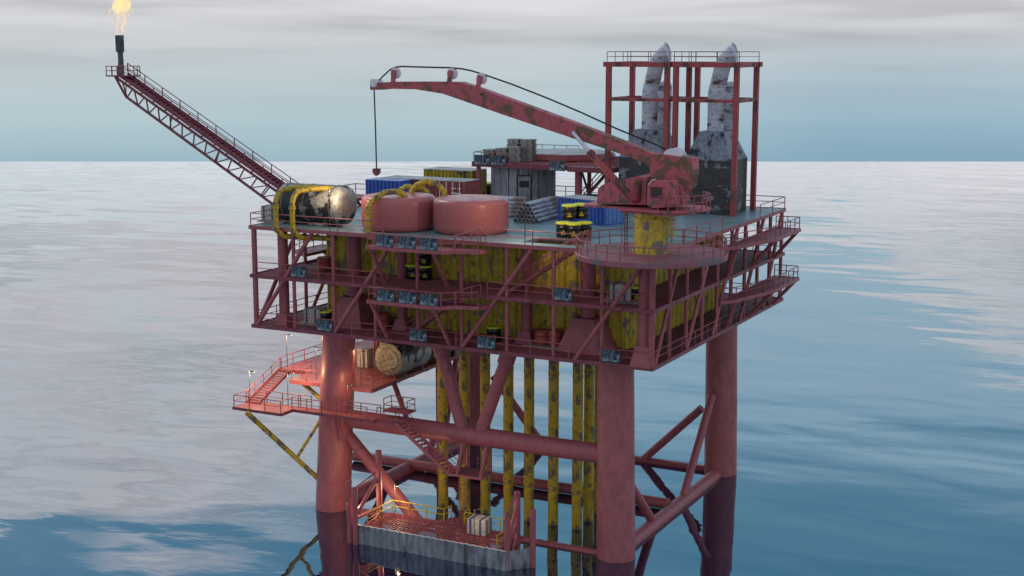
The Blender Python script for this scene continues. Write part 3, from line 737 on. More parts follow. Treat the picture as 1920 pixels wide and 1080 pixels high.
# ================================================================ raised deck over the timber house
EZ = 30.0
rdx0, rdx1, rdy0, rdy1 = -30.7, -14.9, 27.4, 40.5
t = thing('raised_deck', 'raised dark red deck on posts over the timber house at the back', 'deck', (-23, 32, T))
m = MB(); m.prism([(rdx0, rdy0), (-19.4, rdy0), (-19.4, 26.2), (rdx1, 26.2), (rdx1, rdy1), (rdx0, rdy1)], EZ-.16, EZ); m.build('floor', boomred, t, 0)
m = MB()
for a, b in (((rdx0, rdy0), (-19.4, rdy0)), ((-19.4, rdy0), (-19.4, 26.2)), ((-19.4, 26.2), (rdx1, 26.2)), ((rdx1, 26.2), (rdx1, rdy1)), ((rdx1, rdy1), (rdx0, rdy1)), ((rdx0, rdy1), (rdx0, rdy0))): m.bar((*a, EZ-.22), (*b, EZ-.22), .18, .5)
m.build('edge_beam', boomred, t, 0)
m = MB(); y = rdy0+.3
while y < rdy1: m.box((rdx0+.1, y-.05, EZ+.003), (rdx1-.1, y+.05, EZ+.05)); y += .9
m.build('floor_ribs', red, t, 0)
for x, y, r in ((rdx0+.45, rdy0+.5, .24), (-18.9, 27.6, .36), (rdx0+.45, 34.0, .24), (-20.6, 34, .22), (-15.4, 33.8, .22)):
    m = MB(); m.tube((x, y, T+.003), (x, y, EZ-.3), r, n=14); m.build('post', red, t)
for a, b in (((-20.4, 33.9, T), (-18.7, 27.8, EZ-.4)), ((-16.4, 27.9, T), (-15.2, 27.2, EZ-.3)), ((-15.3, 33.6, T), (-16.6, 27.6, EZ-.3))):
    m = MB(); m.tube(a, b, .13, n=8); m.build('brace', boomred, t)
m = MB(); m.box((-20.9, 33.2, T+.003), (-18.3, 33.9, T+.55)); m.build('kerb', boomred, t, 0)
for pts in ([(rdx0+4, rdy0+.1, EZ), (rdx0+.1, rdy0+.1, EZ), (rdx0+.1, rdy1-.1, EZ)], [(rdx0+.1, rdy1-.1, EZ), (rdx0+6, rdy1-.1, EZ)], [(-18.0, 26.3, EZ), (rdx1-.1, 26.3, EZ), (rdx1-.1, 36, EZ)]):
    m = MB(); rail(m, pts, 1.0, 1.6, .035); m.build('railing', boomred, t)
hp = at(1070, 283, y=36.5)
t2 = thing('landing_pad', 'flat eight sided pad with a grey top and red rim on the raised deck', 'helipad', (hp.x, 36.5, EZ))
R8 = 4.9
m = MB(); m.lathe([(R8*.93, EZ+.06), (R8, EZ+.12), (R8, EZ+.72)], (hp.x, 35.6, 0), 8, start=PI/8); m.build('rim', red, t2, 0)
m = MB(); m.lathe([(R8-.02, EZ+.723), (R8-.6, EZ+.78), (.1, EZ+.8)], (hp.x, 35.6, 0), 8, start=PI/8); m.build('pad_top', greyroof, t2, 0)
t = thing('staircase', 'dark red stair climbing to the raised deck beside the timber house', 'stairs', (-18, 29, T), 'steel stairs of the platform')
stair(t, (-19.6, 29.6, T+.01), (-16.4, 30.6, EZ), 1.5, (.3, -.95, 0), boomred, n=13)
for (a, b), lb in zip(((890, 906), (920, 938)), ('outermost mottled panel on the left end of the raised deck rail', 'second mottled panel on the raised deck rail in front of the pallets')):
    x0, x1 = at(a, 292, y=rdy0-.1).x, at(b, 292, y=rdy0-.1).x
    panel(x0, x0+1.75, rdy0-.1, EZ-.25, 1.0, lb)
x0 = at(1040, 299, y=rdy0-.1).x; panel(x0, x0+1.7, 26.08, EZ-.42, .98, 'single mottled panel on the right end of the raised deck edge')
# stacks of pallets on the raised deck
pal0 = None
def pallet_stack(x, y, k, label, group):
    global pal0
    for i in range(k):
        z = EZ+.06+i*.17
        if pal0 is None:
            m = MB()
            for j in range(6): a = -.62+1.24*j/6; m.box((a+.02, -.62, .115), (a+.185, .62, .15))
            for yy in (-.55, 0, .55): m.box((-.6, yy-.06, .03), (.6, yy+.06, .114))
            for j in (0, 2, 4): a = -.62+1.24*j/5; m.box((a, -.62, 0), (a+.16, .62, .029))
            pal0 = m.build('stacked_pallet', pallet, None, 0); o = pal0
        else: o = pal0.copy(); COL.objects.link(o)
        o.location = (x+random.uniform(-.05, .05), y+random.uniform(-.05, .05), z); o.rotation_euler = (0, 0, random.uniform(-.09, .09))
        tag(o, label, 'pallet', group)
pallet_stack(-29.4, 29.0, 7, 'grey wooden pallet in the low stack at the left end of the raised deck', 'pallets in the low left stack')
pallet_stack(-27.9, 28.9, 8, 'grey wooden pallet in the front middle stack on the raised deck', 'pallets in the front middle stack')
pallet_stack(-27.4, 30.5, 13, 'grey wooden pallet in the tall back stack on the raised deck', 'pallets in the tall back stack')
pallet_stack(-26.5, 29.1, 9, 'grey wooden pallet in the right front stack on the raised deck', 'pallets in the right front stack')
pallet_stack(-25.9, 30.6, 13, 'grey wooden pallet in the tall right stack on the raised deck', 'pallets in the tall right stack')

# ================================================================ furnaces with stacks, and the frames round them
def furnace(dx, label):
    x0, x1, y0, y1 = -7.55+dx, -2.95+dx, 26.55, 31.4; xc, yc = (x0+x1)/2, (y0+y1)/2
    t = thing('furnace', label, 'furnace', (xc, yc, T), 'soot stained furnaces with stacks')
    m = MB(); m.box((x0, y0, T+.004), (x1, y1, 28.45)); m.box((x0, y0, 28.53), (x1, y1, 31.1)); m.box((x0+.08, y0+.08, 28.451), (x1-.08, y1-.08, 28.529)); m.build('body', silo, t, 0)
    m = MB(); m.frustum((xc, yc), (x1-x0)/2, (y1-y0)/2, 1.15, 1.45, 31.103, 33.75); m.build('hood', hoodm, t, 0)
    for z in (28.46, 31.06):
        m = MB(); m.box((x0-.05, y0-.05, z), (x1+.05, y0-.003, z+.07)); m.box((x1+.003, y0-.003, z), (x1+.05, y1+.05, z+.07)); m.build('seam_band', silo, t, 0)
    # front stack: rises, leans right, then a cut spout
    xs, ys = xc-.05, yc-.25; r = .77
    pts = [Vector((xs, ys, 33.6)), Vector((xs, ys, 37.3)), Vector((xs+.5, ys, 39.5)), Vector((xs+.68, ys, 40.1)), Vector((xs+1.0, ys, 40.5)), Vector((xs+1.75, ys, 41.2))]
    m = MB(); m.path(pts, [r, r, r*.98, r*.98, r*.98, r*.98], 24, False)
    vs = m.v; n = 24
    for j in range(n):                      # slanting cut: push the upper lip out
        v = vs[5*n+j]; v.x += (v.z-42.0)*.0; 
        k = (v-pts[5]).dot(Vector((-.70, 0, .72))); v += Vector((.72, 0, .70))*(k*.45 if k > 0 else k*.6)
    m.f.append(tuple(5*n+j for j in range(n)))
    m.build('exhaust_stack', stackm, t, 40)
    m = MB(); r2 = .70; yr = yc+3.25; zr = at(1250, 151, y=32.2).z
    m.lathe([(r2, T+.004), (r2, zr-.62), (r2*.96, zr-.4), (r2*.8, zr-.18), (r2*.5, zr-.04), (.05, zr)], (xc+.1, yr, 0), 24); m.build('exhaust_stack', stackm, t, 40)
furnace(0, 'soot stained furnace with flaking stacks inside the right steel frame')
furnace(-6.65, 'soot stained furnace inside the left steel frame, half hidden by the crane boom')
def frame(x0, x1, label):
    y0, y1 = 26.06, 31.95
    t = thing('steel_gantry', label, 'gantry', ((x0+x1)/2, 29, T), 'tall red steel frames')
    for x in (x0, x1):
        for y in (y0, y1):
            m = MB(); w = .23; m.box((x-w, y-w, T+.003), (x+w, y+w, 39.7)); m.box((x-w*.5, y-w-.03, T+.003), (x+w*.5, y-w-.003, 39.69)); m.build('post', framered, t, 0)
    for z, h, o in ((39.703, .46, .5), (36.5, .3, -.235)):
        m = MB()
        for y in (y0, y1): m.box((x0-o, y-.26, z), (x1+o, y+.26, z+h))
        for x in (x0, x1): m.box((x-.24, y0+.262, z+.002), (x+.24, y1-.262, z+h-.002))
        m.build('beam', framered, t, 0)
    m = MB(); rail(m, [(x0-.2, y0, 40.16), (x1+.2, y0, 40.16)], .95, 1.9, .03); m.build('railing', boomred, t)
    m = MB(); rail(m, [(x0-.2, y1, 40.16), (x1+.2, y1, 40.16)], .95, 2.4, .03); m.build('railing', boomred, t)
    m = MB(); rail(m, [(x0-.2, y0, 40.16), (x0-.2, y1, 40.16)], .95, 2.0, .03); m.build('railing', boomred, t)
frame(-15.12, -9.2, 'tall open red steel frame nearer the crane boom, left of the pair')
frame(-8.33, -2.45, 'tall open red steel frame at the right back corner, right of the pair')

# ================================================================ crane
YC = .3; cx, cy, cr = -.5, .62, 5.8
t = thing('crane', 'rust patched red crane on a yellow pedestal with a long cranked boom', 'crane', (cx, YC, T))
CR = t
m = MB(); m.lathe([(cr-.05, T-.36), (cr, T-.32), (cr, T+.03), (cr-.04, T+.07), (.5, T+.075)], (cx, cy, 0), 56); m.build('landing_floor', landing, t, 30)
ring = [(cx+(cr-.12)*math.cos(a), cy+(cr-.12)*math.sin(a), T+.075) for a in [math.radians(125+330*i/30) for i in range(31)]]
m = MB(); rail(m, ring, 1.1, 1.25, .042); m.build('landing_railing', red, t)
pz = 29.55
m = MB(); m.lathe([(1.42, T+.08), (1.42, T+.3), (1.27, T+.31), (1.30, pz-1.0), (1.38, pz-.98), (1.38, pz-.7), (1.24, pz-.68), (1.24, pz)], (-.42, YC, 0), 12, start=.26); ped = m.build('pedestal', yellow, t, 20)
m = MB(); 
for k in (-1, 1): m.tube((-2.25+k*.0, YC-.5+k*.25, T+.08), (-2.25, YC-.5+k*.25, pz), .045, n=6)
for i in range(10): m.tube((-2.25, YC-.75, T+.4+i*.32), (-2.25, YC-.25, T+.4+i*.32), .03, n=6)
m.build('ladder', boomred, t)
m = MB()
for i in range(6): m.box((1.05, YC-.1, pz-2.1+i*.3), (1.5, YC+.3, pz-1.98+i*.3))
m.box((1.0, YC-.02, pz-2.2), (1.1, YC+.22, pz-.2)); m.build('pedestal_step', yellow, t, 0)
def fpoly(pxs, y): return [(v.x, v.z) for v in (at(a, b, y=y) for a, b in pxs)]
# slewing platform
m = MB(); m.prism([(-5.3, YC-1.6), (-2.2, YC-1.7), (-2.0, YC-2.6), (2.0, YC-2.9), (3.2, YC-2.1), (3.95, YC-.8), (4.0, YC+1.0), (3.0, YC+2.2), (-4.9, YC+2.0), (-5.6, YC+1.4), (-5.65, YC-1.1)], pz+.005, pz+.17); m.build('slewing_platform', cranered, t, 0)
m = MB(); m.prism([(-1.9, YC-2.3), (1.8, YC-2.6), (2.8, YC-1.9), (3.2, YC-.8), (3.1, YC+1.0), (2.0, YC+1.8), (-1.6, YC+1.6)], pz-.2, pz+.004); m.build('slewing_ring', cranered, t, 0)
m = MB(); rail(m, [(1.2, YC-2.8, pz+.17), (2.0, YC-2.8, pz+.17), (3.15, YC-2.05, pz+.17), (3.87, YC-.78, pz+.17), (3.92, YC+.95, pz+.17), (2.95, YC+2.1, pz+.17)], 1.05, .8, .04); m.build('platform_railing', red, t)
yf = YC-1.5
m = MB(); pol = fpoly([(1119, 383), (1121, 356), (1127, 348), (1135, 344), (1196, 330), (1212, 333), (1212, 384)], yf); m.prismy(pol, yf, YC+1.5); m.build('machinery_house', cranered, t, 0)
# rear housing (boom foot)
yb = YC-.75
m = MB(); pol = fpoly([(1218, 385), (1219, 330), (1217, 293), (1240, 289), (1297, 297), (1298, 328), (1294, 342), (1290, 355), (1281, 366), (1280, 385)], yb); m.prismy(pol, yb, YC+.75); m.build('boom_housing', boomrust, t, 0)
yh = YC-1.3
m = MB(); pol = fpoly([(1219, 386), (1221, 338), (1262, 340), (1280, 352), (1280, 386)], yh); m.prismy(pol, yh, yb-.003); m.build('rear_house', cranered, t, 0)
# cab
yc = YC-2.45
pol = fpoly([(1213, 384), (1214, 349), (1222, 339), (1262, 340), (1266, 388), (1224, 390)], yc)
m = MB(); m.prismy(pol, yc, yh-.003); cab = m.build('cab', cranered, t, 0)
wv = [at(a, b, y=yc-.02) for a, b in ((1219, 371), (1243, 372), (1243, 350.5), (1219, 350))]
m = MB(); m.add(wv+[v+Vector((0, .018, 0)) for v in wv], [(0, 1, 2, 3), (7, 6, 5, 4), (1, 0, 4, 5), (2, 1, 5, 6), (3, 2, 6, 7), (0, 3, 7, 4)]); m.build('window', window, cab, 0)
ft = [(a+b)/2 for a, b in zip(wv[0], wv[1])]
m = MB()
for a, b in zip(wv, wv[1:]+wv[:1]): m.bar(a, b, .07, .07, (0, 1, 0))
m.build('window_frame', cranered, cab, 0)
lx = pol[0][0]-.02
m = MB(); m.box((lx-.02, yc+.12, pol[0][1]+.25), (lx+.005, yh-.1, pol[1][1]-.05)); m.build('window', window, cab, 0)
a, b = at(1215, 347, y=yc-.0), at(1222, 338, y=yc)
m = MB(); m.add([a+Vector((-.05, .05, .02)), b+Vector((-.05, .05, .03)), b+Vector((-.05, .85, .03)), a+Vector((-.05, .85, .02)), a+Vector((-.0, .05, -.03)), b+Vector((0, .05, -.02)), b+Vector((0, .85, -.02)), a+Vector((0, .85, -.03))], [(0, 3, 2, 1), (4, 5, 6, 7), (0, 1, 5, 4), (1, 2, 6, 5), (2, 3, 7, 6), (3, 0, 4, 7)]); m.build('skylight', white, cab, 0)
# boom
y0b, y1b = YC-.5, YC+.5
top = [(694, 156), (712, 154.5), (738, 153.5), (800, 153), (861, 153.8), (890, 163), (1000, 203), (1069, 228), (1160, 263), (1222, 288), (1252, 292)]
bot = [(1262, 330), (1222, 311), (1160, 287.5), (1028, 244), (940, 214), (844, 180.5), (829, 175.5), (779, 167.5), (729, 166.5), (712, 168.5), (694, 168.5)]
pol = fpoly(top+bot, y0b)
bm = MB(); n1 = len(top); vs = []
P_ = [Vector((x, y0b, z)) for x, z in pol]; Q_ = [Vector((x, y1b, z)) for x, z in pol]
nP = len(P_); fs = []
TB = [(i, nP-1-i) for i in range(n1)]
for i in range(n1-1):
    a, b, c, d = i, i+1, nP-2-i, nP-1-i
    fs += [(d, c, b, a), (nP+a, nP+b, nP+c, nP+d)]
for i in range(nP): j = (i+1) % nP; fs.append((i, j, nP+j, nP+i))
bm.add(P_+Q_, fs); bm.build('boom', boomrust, t, 0)
m = MB(); a = at(1074, 250, y=y0b-.06); m.tube(a+Vector((0, -.12, 0)), a+Vector((0, .08, 0)), .36, n=20); m.build('ram_pivot', cranered, t)
p0, p1, p2 = at(1074, 248, y=y0b-.25), at(1107, 287, y=y0b-.45), at(1188, 374, y=yf-.12)
m = MB(); m.tube(p0, p1, .15, n=14); m.build('ram_rod', rod, t)
m = MB(); m.tube(p1, p2, .25, .27, n=16); m.tube(p1-(p2-p1).normalized()*.12, p1+(p2-p1).normalized()*.25, .30, n=16); m.build('ram_cylinder', framered, t)
a, b = at(1191, 372, y=yf-.16), at(1193, 338, y=yf-.16)
m = MB(); m.path([a-Z_*.32, a-Z_*.22, a, b, b+Z_*.15], [.18, .34, .42, .42, .3], 16); m.build('ram_bracket', framered, t)
def sheave(px, py, bx, by, lab=None):
    c = at(px, py, y=YC); f = at(bx, by, y=YC)
    m = MB(); m.bar(f, c+(c-f).normalized()*.25, .34, .22, (0, 1, 0)); m.v = [v+Vector((0, -.32, 0)) for v in m.v]; br = m.build('sheave_bracket', cranered, t, 0)
    m = MB(); m.lathe([(.40, -.09), (.46, -.085), (.36, -.02), (.36, .02), (.46, .085), (.40, .09)], c, 28, 'y'); m.build('sheave', white, br)
sheave(742, 137, 741, 154); sheave(848, 138, 846, 155); sheave(903, 147.5, 899, 167)
c = at(706, 155.5, y=YC); m = MB(); m.lathe([(.28, -.52), (.34, -.515), (.34, .515), (.28, .52)], c, 28, 'y'); m.build('tip_sheave', white, t)
c = at(1265, 297, y=YC); m = MB(); m.lathe([(.5, -.6), (.78, -.59), (.78, -.52), (.5, -.5), (.5, .5), (.78, .52), (.78, .59), (.5, .6)], c, 28, 'y'); m.build('winch_drum', white, t)
cp = [at(a, b, y=YC) for a, b in ((1262, 287), (1230, 271), (1160, 243), (1090, 211), (1025, 183.5), (960, 158), (906.5, 139.5), (885, 133), (868, 129.3), (844, 127), (800, 126), (752, 124.6), (741, 126), (731, 131), (718, 143), (709, 153), (702, 158), (701.5, 163))]
m = MB(); m.path(cp, .065, 8); m.build('cable', cablem, t)
h0, h1 = at(701.2, 160, y=YC), at(705, 316, y=YC); h1.x = h0.x+.12
m = MB(); m.path([h0, (h0+h1)/2+Vector((.02, 0, 0)), h1], .06, 8); m.build('cable', cablem, t)
m = MB(); m.prismy([(h1.x-.27, h1.z), (h1.x-.27, h1.z-.33), (h1.x, h1.z-.6), (h1.x+.27, h1.z-.33), (h1.x+.27, h1.z)], YC-.22, YC+.22); m.build('hook_block', framered, t, 0)

# ================================================================ flare boom, stack and flame
ya, yb2 = 4.6, 6.1
t = thing('flare_boom', 'long dark red lattice boom slanting up to the left, carrying the flare stack', 'flare boom', (-38, 5.3, T))
tipT, rootT = at(216, 144, y=ya), at(540, 374, y=ya)
tipB, rootB = at(236, 181, y=ya), at(533, 399, y=ya)
sh = Vector((0, yb2-ya, 0))
ext = (rootT-tipT).normalized()
rootT2 = rootT+ext*1.6; rootB2 = rootB+ext*.9
for o in (sh, Vector()):
    m = MB(); m.bar(tipT+o, rootT2+o, .19, .19); m.build('top_chord', boomred, t, 0)
    if o.y: continue
    m = MB(); m.bar(tipB+o, rootB2+o, .19, .19); m.bar(tipT+o, tipB+o, .16, .16); m.build('bottom_chord', boomred, t, 0)
    nb = 14; L = (rootT-tipT).length
    for i in range(nb):
        f0 = (i+.12)/nb
        a, b, c2 = tipB.lerp(rootB, f0), tipT.lerp(rootT, min(1, f0+.035)), tipT.lerp(rootT, min(1, f0+1.0/nb+.025))
        for e2 in (b, c2): m = MB(); m.bar(a+o, e2+o, .10, .10); m.build('lattice_bar', boomred, t, 0)
m = MB()
for i in range(nb+1):
    f = i/nb; a = tipB.lerp(rootB, f); a2 = tipT.lerp(rootT, f); m.bar(a2, a2+sh, .1, .1); (m.bar(a, a2+sh, .09, .09) if i % 4 == 0 else None)
m.build('cross_bars', boomred, t, 0)
up = Vector((0, 0, .10))
w0, w1 = tipT+ext*.4+Vector((0, .75, .42)), rootT2+Vector((0, .75, .42))
m = MB(); m.bar(w0-Vector((0, .62, 0)), w1-Vector((0, .62, 0)), .12, .34); m.bar(w0+Vector((0, .62, 0)), w1+Vector((0, .62, 0)), .12, .34); m.bar(w0-up*1.2, w1-up*1.2, 1.1, .05); m.build('walkway', boomred, t, 0)
m = MB(); k = int((w1-w0).length/.5)
for i in range(k): a = w0.lerp(w1, (i+.5)/k); m.bar(a-Vector((0, .55, 0)), a+Vector((0, .55, 0)), .22, .04)
m.build('treads', boomred, t, 0)
for sg in (-.62, .62):
    m = MB(); rail(m, [w0+Vector((0, sg, .1)), w1+Vector((0, sg, .1))], .95, 2.3, .045, mid=True); m.build('handrail', boomred, t)
m = MB(); pA, pB = rootB2, rootB2+sh
for q in (pA, rootT2, rootT2+sh): m.bar(q, (q.x+.3, q.y, T), .2, .2)
m.build('boom_foot', boomred, t, 0)
zp = at(230, 141, y=5.3).z; xl, xr = at(198, 141, y=4.2).x, at(264, 141, y=6.5).x
m = MB(); m.box((xl, 4.2, zp-.12), (xr, 6.5, zp)); m.build('tip_platform', boomred, t, 0)
m = MB(); rail(m, [(xr-.05, 4.25, zp), (xl+.05, 4.25, zp), (xl+.05, 6.45, zp), (xr-.05, 6.45, zp), (xr-.05, 6.1, zp)], .85, .75, .04); m.build('tip_railing', boomred, t)
sx = at(228, 141, y=5.3).x
zs1, zs2 = at(227, 97, y=5.3).z, at(226, 66, y=5.3).z
m = MB(); m.tube((sx, 5.3, zp), (sx-.03, 5.3, zs1+.05), .26, n=20); st = m.build('flare_stack', burner, t)
m = MB(); m.lathe([(.24, zs1-.08), (.40, zs1), (.40, zs2), (.30, zs2), (.28, zs1+.2)], (sx-.05, 5.3, 0), 24); m.build('burner_tip', burner, st)
t = thing('flare_flame', 'ragged yellow orange flame burning above the flare stack', 'flame', (sx, 5.3, zs2))
random.seed(5)
def zy(py): return at(226, py, y=5.3).z
def xx(px): return at(px, 30, y=5.3).x
m = MB()
def blob(c, rx, rz, seed):
    rnd = random.Random(seed); n, k = 14, 9; vs = []; c = Vector(c)
    for i in range(k+1):
        th = PI*i/k
        for j in range(n):
            ph = 2*PI*j/n; w = 1+.28*math.sin(3*ph+seed)+.22*math.sin(5*th+seed*1.7)*math.cos(2*ph)+rnd.uniform(-.09, .09)
            vs.append(c+Vector((rx*w*math.sin(th)*math.cos(ph), rx*w*math.sin(th)*math.sin(ph), rz*math.cos(th)*(1+.1*math.sin(seed)))))
    m.add(vs, [(i*n+j, i*n+(j+1) % n, (i+1)*n+(j+1) % n, (i+1)*n+j) for i in range(k) for j in range(n)])
blob((xx(231), 5.3, zy(6)), .62, .85, 1); blob((xx(224), 5.2, zy(14)), .46, .62, 2); blob((xx(238), 5.4, zy(8)), .42, .55, 3); blob((xx(230), 5.3, zy(-14)), .62, 1.2, 4); blob((xx(221), 5.3, zy(4)), .36, .55, 6)
m.build('flame_head', flamebody, t, 60)
m = MB()
def wisp(pts, r):
    P = [Vector((xx(a), 5.3+random.uniform(-.25, .25), zy(b))) for a, b in pts]
    m.path(P, [r*(.5+.5*math.sin(PI*(i+.6)/(len(P)+.2))) for i in range(len(P))], 7)
for pts, r in (([(229, 60), (226, 54), (227, 47), (231, 40), (230, 34), (228, 24), (231, 14)], .17), ([(217, 66), (215, 56), (216, 46), (218, 36), (219, 22)], .055), ([(221, 48), (219, 38), (221, 28), (220, 16)], .06),
               ([(208, 38), (206, 30), (207, 22), (212, 14)], .035), ([(213, 46), (211, 36), (213, 26), (217, 14)], .04), ([(234, 38), (238, 28), (243, 20), (240, 12)], .05), ([(226, 44), (224, 34), (226, 22)], .06),
               ([(247, 26), (246, 18), (243, 10)], .03), ([(236, 50), (234, 42), (233, 32), (236, 22)], .05), ([(218, 62), (219, 50), (223, 40), (223, 28)], .03), ([(241, 34), (244, 24), (242, 14)], .035), ([(205, 30), (207, 20), (214, 8)], .03)):
    wisp(pts, r)
m.build('flame_wisps', flamewisp, t, 60)

# ================================================================ side platform, its stores, and the walkway round the left leg
random.seed(11)
UZ, WZ = 11.5, 9.6
t = thing('side_platform', 'red platform slung under the deck at the left leg, carrying two tanks', 'platform', (-34, 12, UZ))
poly = [(-28.3, 4.2), (-28.6, 22.5), (-40.6, 22.5), (-40.6, 7.3), (-37.0, 7.3), (-37.0, 3.9)]
m = MB(); m.prism(poly, UZ-.14, UZ); m.build('floor', red, t, 0)
m = MB()
for a, b in zip(poly, poly[1:]+poly[:1]): m.bar((*a, UZ-.16), (*b, UZ-.16), .16, .36)
y = 6.5
while y < 22: m.bar((-40.5 if y > 7.5 else -36.9, y, UZ-.3), (-28.45, y, UZ-.3), .14, .3); y += 2.6
m.build('floor_beams', red, t, 0)
for pts in ([(-33.6, 4.05, UZ), (-36.9, 4.05, UZ), (-36.9, 7.2, UZ)], [(-30.1, 4.3, UZ), (-28.4, 4.35, UZ), (-28.7, 22.3, UZ)], [(-40.5, 7.4, UZ), (-40.5, 22.4, UZ), (-28.7, 22.4, UZ)]):
    m = MB(); rail(m, pts, 1.1, 2.0, .04); m.build('railing', red, t)
a = at(795, 697, z=UZ-.2); 
m = MB(); m.tube((-21.5+.0, 0, 0), (-21.5, 0, 1), .1) if False else m.tube((-28.9, 17.2, .9), (-28.9, 17.2, UZ-.2), .36, n=14); m.build('support_post', red, t)
m = MB(); m.tube((-28.5, 8.2, UZ-.25), (-24.6, 4.2, 9.0), .24, n=12); m.build('support_strut', boomred, t)
m = MB(); m.tube((-28.8, 20.5, UZ-.25), (-28.9, 17.3, 1.5), .3, n=12); m.build('support_strut', red, t)
def ystrut(p, q, r):
    m = MB(); m.tube(p, q, r, n=10); return m
m = ystrut(at(562, 714, y=5.0), leg_at(0, 8.9)+Vector((-.9, .9, 0)), .2); m.build('yellow_strut', yellowpipe, t)
t = thing('walkway', 'lit red walkway wrapped round the front of the left leg', 'walkway', (-35, 1.5, WZ))
m = MB(); m.prism([(-40.1, -.6), (-34.75, -.6), (-34.75, 1.15), (-26.2, 1.15), (-26.2, 1.5), (-23.6, 1.5), (-23.6, 2.7), (-26.2, 2.7), (-26.2, 2.35), (-34.75, 2.35), (-34.75, 2.2), (-40.1, 2.2)], WZ-.12, WZ); m.build('floor', red, t, 0)
m = MB()
pl = [(-40.1, -.6), (-34.75, -.6), (-34.75, 1.15), (-26.2, 1.15), (-26.2, 1.5), (-23.6, 1.5)]
for a, b in zip(pl, pl[1:]): m.bar((*a, WZ-.1), (*b, WZ-.1), .1, .26)
m.build('edge_beam', boomred, t, 0)
for pts in ([(-40.0, 1.6, WZ), (-40.0, -.5, WZ), (-34.85, -.5, WZ), (-34.85, 1.2, WZ), (-26.9, 1.2, WZ)], [(-38.3, 2.1, WZ), (-34.8, 2.1, WZ), (-34.7, 2.3, WZ), (-33.5, 2.3, WZ)], [(-30.3, 2.3, WZ), (-26.2, 2.3, WZ)], [(-26.1, 1.55, WZ), (-24.2, 1.55, WZ)], [(-26.1, 2.65, WZ), (-23.7, 2.65, WZ)]):
    m = MB(); rail(m, pts, 1.1, 1.7, .042); m.build('railing', red, t)
m = MB(); m.prism([(-26.6, 3.2), (-24.0, 3.2), (-24.0, 4.7), (-26.6, 4.7)], 9.9, 10.0); m.build('step_plate', red, t, 0)
m = MB(); rail(m, [(-26.5, 3.3, 10), (-26.5, 4.6, 10), (-24.1, 4.6, 10), (-24.1, 3.3, 10)], 1.05, 1.0, .042); m.build('railing', red, t)
p = at(462, 773, z=WZ-.2); q = leg_at(0, 2.6)+Vector((-1.2, -.6, 0))
m = MB(); m.tube(p, q, .23, n=10); m.build('yellow_strut', yellowpipe, t)
m = MB(); m.tube(p.lerp(q, .68), leg_at(0, 8.3)+Vector((-1.35, -.4, 0)), .15, n=10); m.build('yellow_strut', yellowpipe, t)
m = MB()
for i in range(5):
    a = leg_at(0, WZ-.15)+Vector((-.6+i*.42, -1.45+abs(i-2)*.06, 0)); m.bar(a, a+Vector((.35, .12, -2.2-.15*i)), .09, .14)
m.build('leg_brackets', red, t, 0)
t = thing('staircase', 'orange lit open stair from the walkway up to the side platform left of the leg', 'stairs', (-39.5, 4, WZ), 'steel stairs of the platform')
stair(t, (-39.35, 1.3, WZ), (-39.9, 7.3, UZ), 1.25, (1, .09, 0), red, n=15, rails=-1)
t = thing('staircase', 'red stair dropping from the walkway to the small landing under the main front tube', 'stairs', (-22, 2.5, 7), 'steel stairs of the platform')
p, q = at(850, 887, z=5.6), at(750, 792, z=WZ-.05)
stair(t, p, q, 1.05, (.25, .97, 0), red, n=15)
t = thing('hung_landing', 'small red landing hanging under the main front tube among the yellow risers', 'landing', (-19, 4, 5.5))
a, b = at(842, 886, z=5.5), at(905, 891, z=5.5)
lx0, lx1, ly0, ly1 = a.x, b.x+.2, a.y, a.y+2.0
m = MB(); m.prism([(lx0, ly0), (lx1, ly0), (lx1, ly1), (lx0, ly1)], 5.4, 5.5); m.build('floor', boomred, t, 0)
m = MB(); m.bar((lx0, ly0, 5.36), (lx1, ly0, 5.36), .12, .2); m.bar((lx1, ly0, 5.36), (lx1, ly1, 5.36), .12, .2); m.bar((lx0, ly1, 5.36), (lx1, ly1, 5.36), .12, .2); m.build('edge_beam', red, t, 0)
m = MB(); rail(m, [(lx1-1.4, ly1-.05, 5.5), (lx1-.05, ly1-.05, 5.5), (lx1-.05, ly0+.05, 5.5)], 1.05, .6, .035); m.build('railing', red, t); m = MB(); rail(m, [(lx0+.1, ly1-.05, 5.5), (lx0+.9, ly1-.05, 5.5)], 1.05, .5, .035); m.build('railing', red, t)
for x in (lx0+.75, lx1-.1):
    m = MB(); m.bar((x, ly0+.1, 5.4), (x, 3.7, 8.0), .26, .26); m.bar((x, ly1-.1, 5.4), (x+.05, 4.3, 8.0), .2, .2); m.bar((x, ly0+.2, 5.5), (x, 4.3, 7.6), .14, .14); m.build('hanger', red, t, 0)
def ladder(label, p, q, side, mat, w=.42):
    t = thing('ladder', label, 'ladder', p); p, q, s = Vector(p), Vector(q), Vector(side).normalized()*w/2
    for k in (-1, 1): m = MB(); m.tube(p+s*k, q+s*k, .045, n=6); m.build('stile', mat, t)
    m = MB(); n = int((q-p).length/.34)
    for i in range(n): c = p.lerp(q, (i+.5)/n); m.tube(c-s, c+s, .028, n=5)
    m.build('rungs', mat, t); return t
ladder('red ladder hanging from the small landing down towards the dock', (lx0+1.05, ly0+.3, .35), (lx0+1.05, ly0+.3, 5.4), (1, 0, 0), red, .5)
ladder('thin dark ladder running from the side platform down beside its support post', (-28.2, 17.1, 1.2), (-28.2, 17.1, UZ+.8), (1, 0, 0), dark, .42)
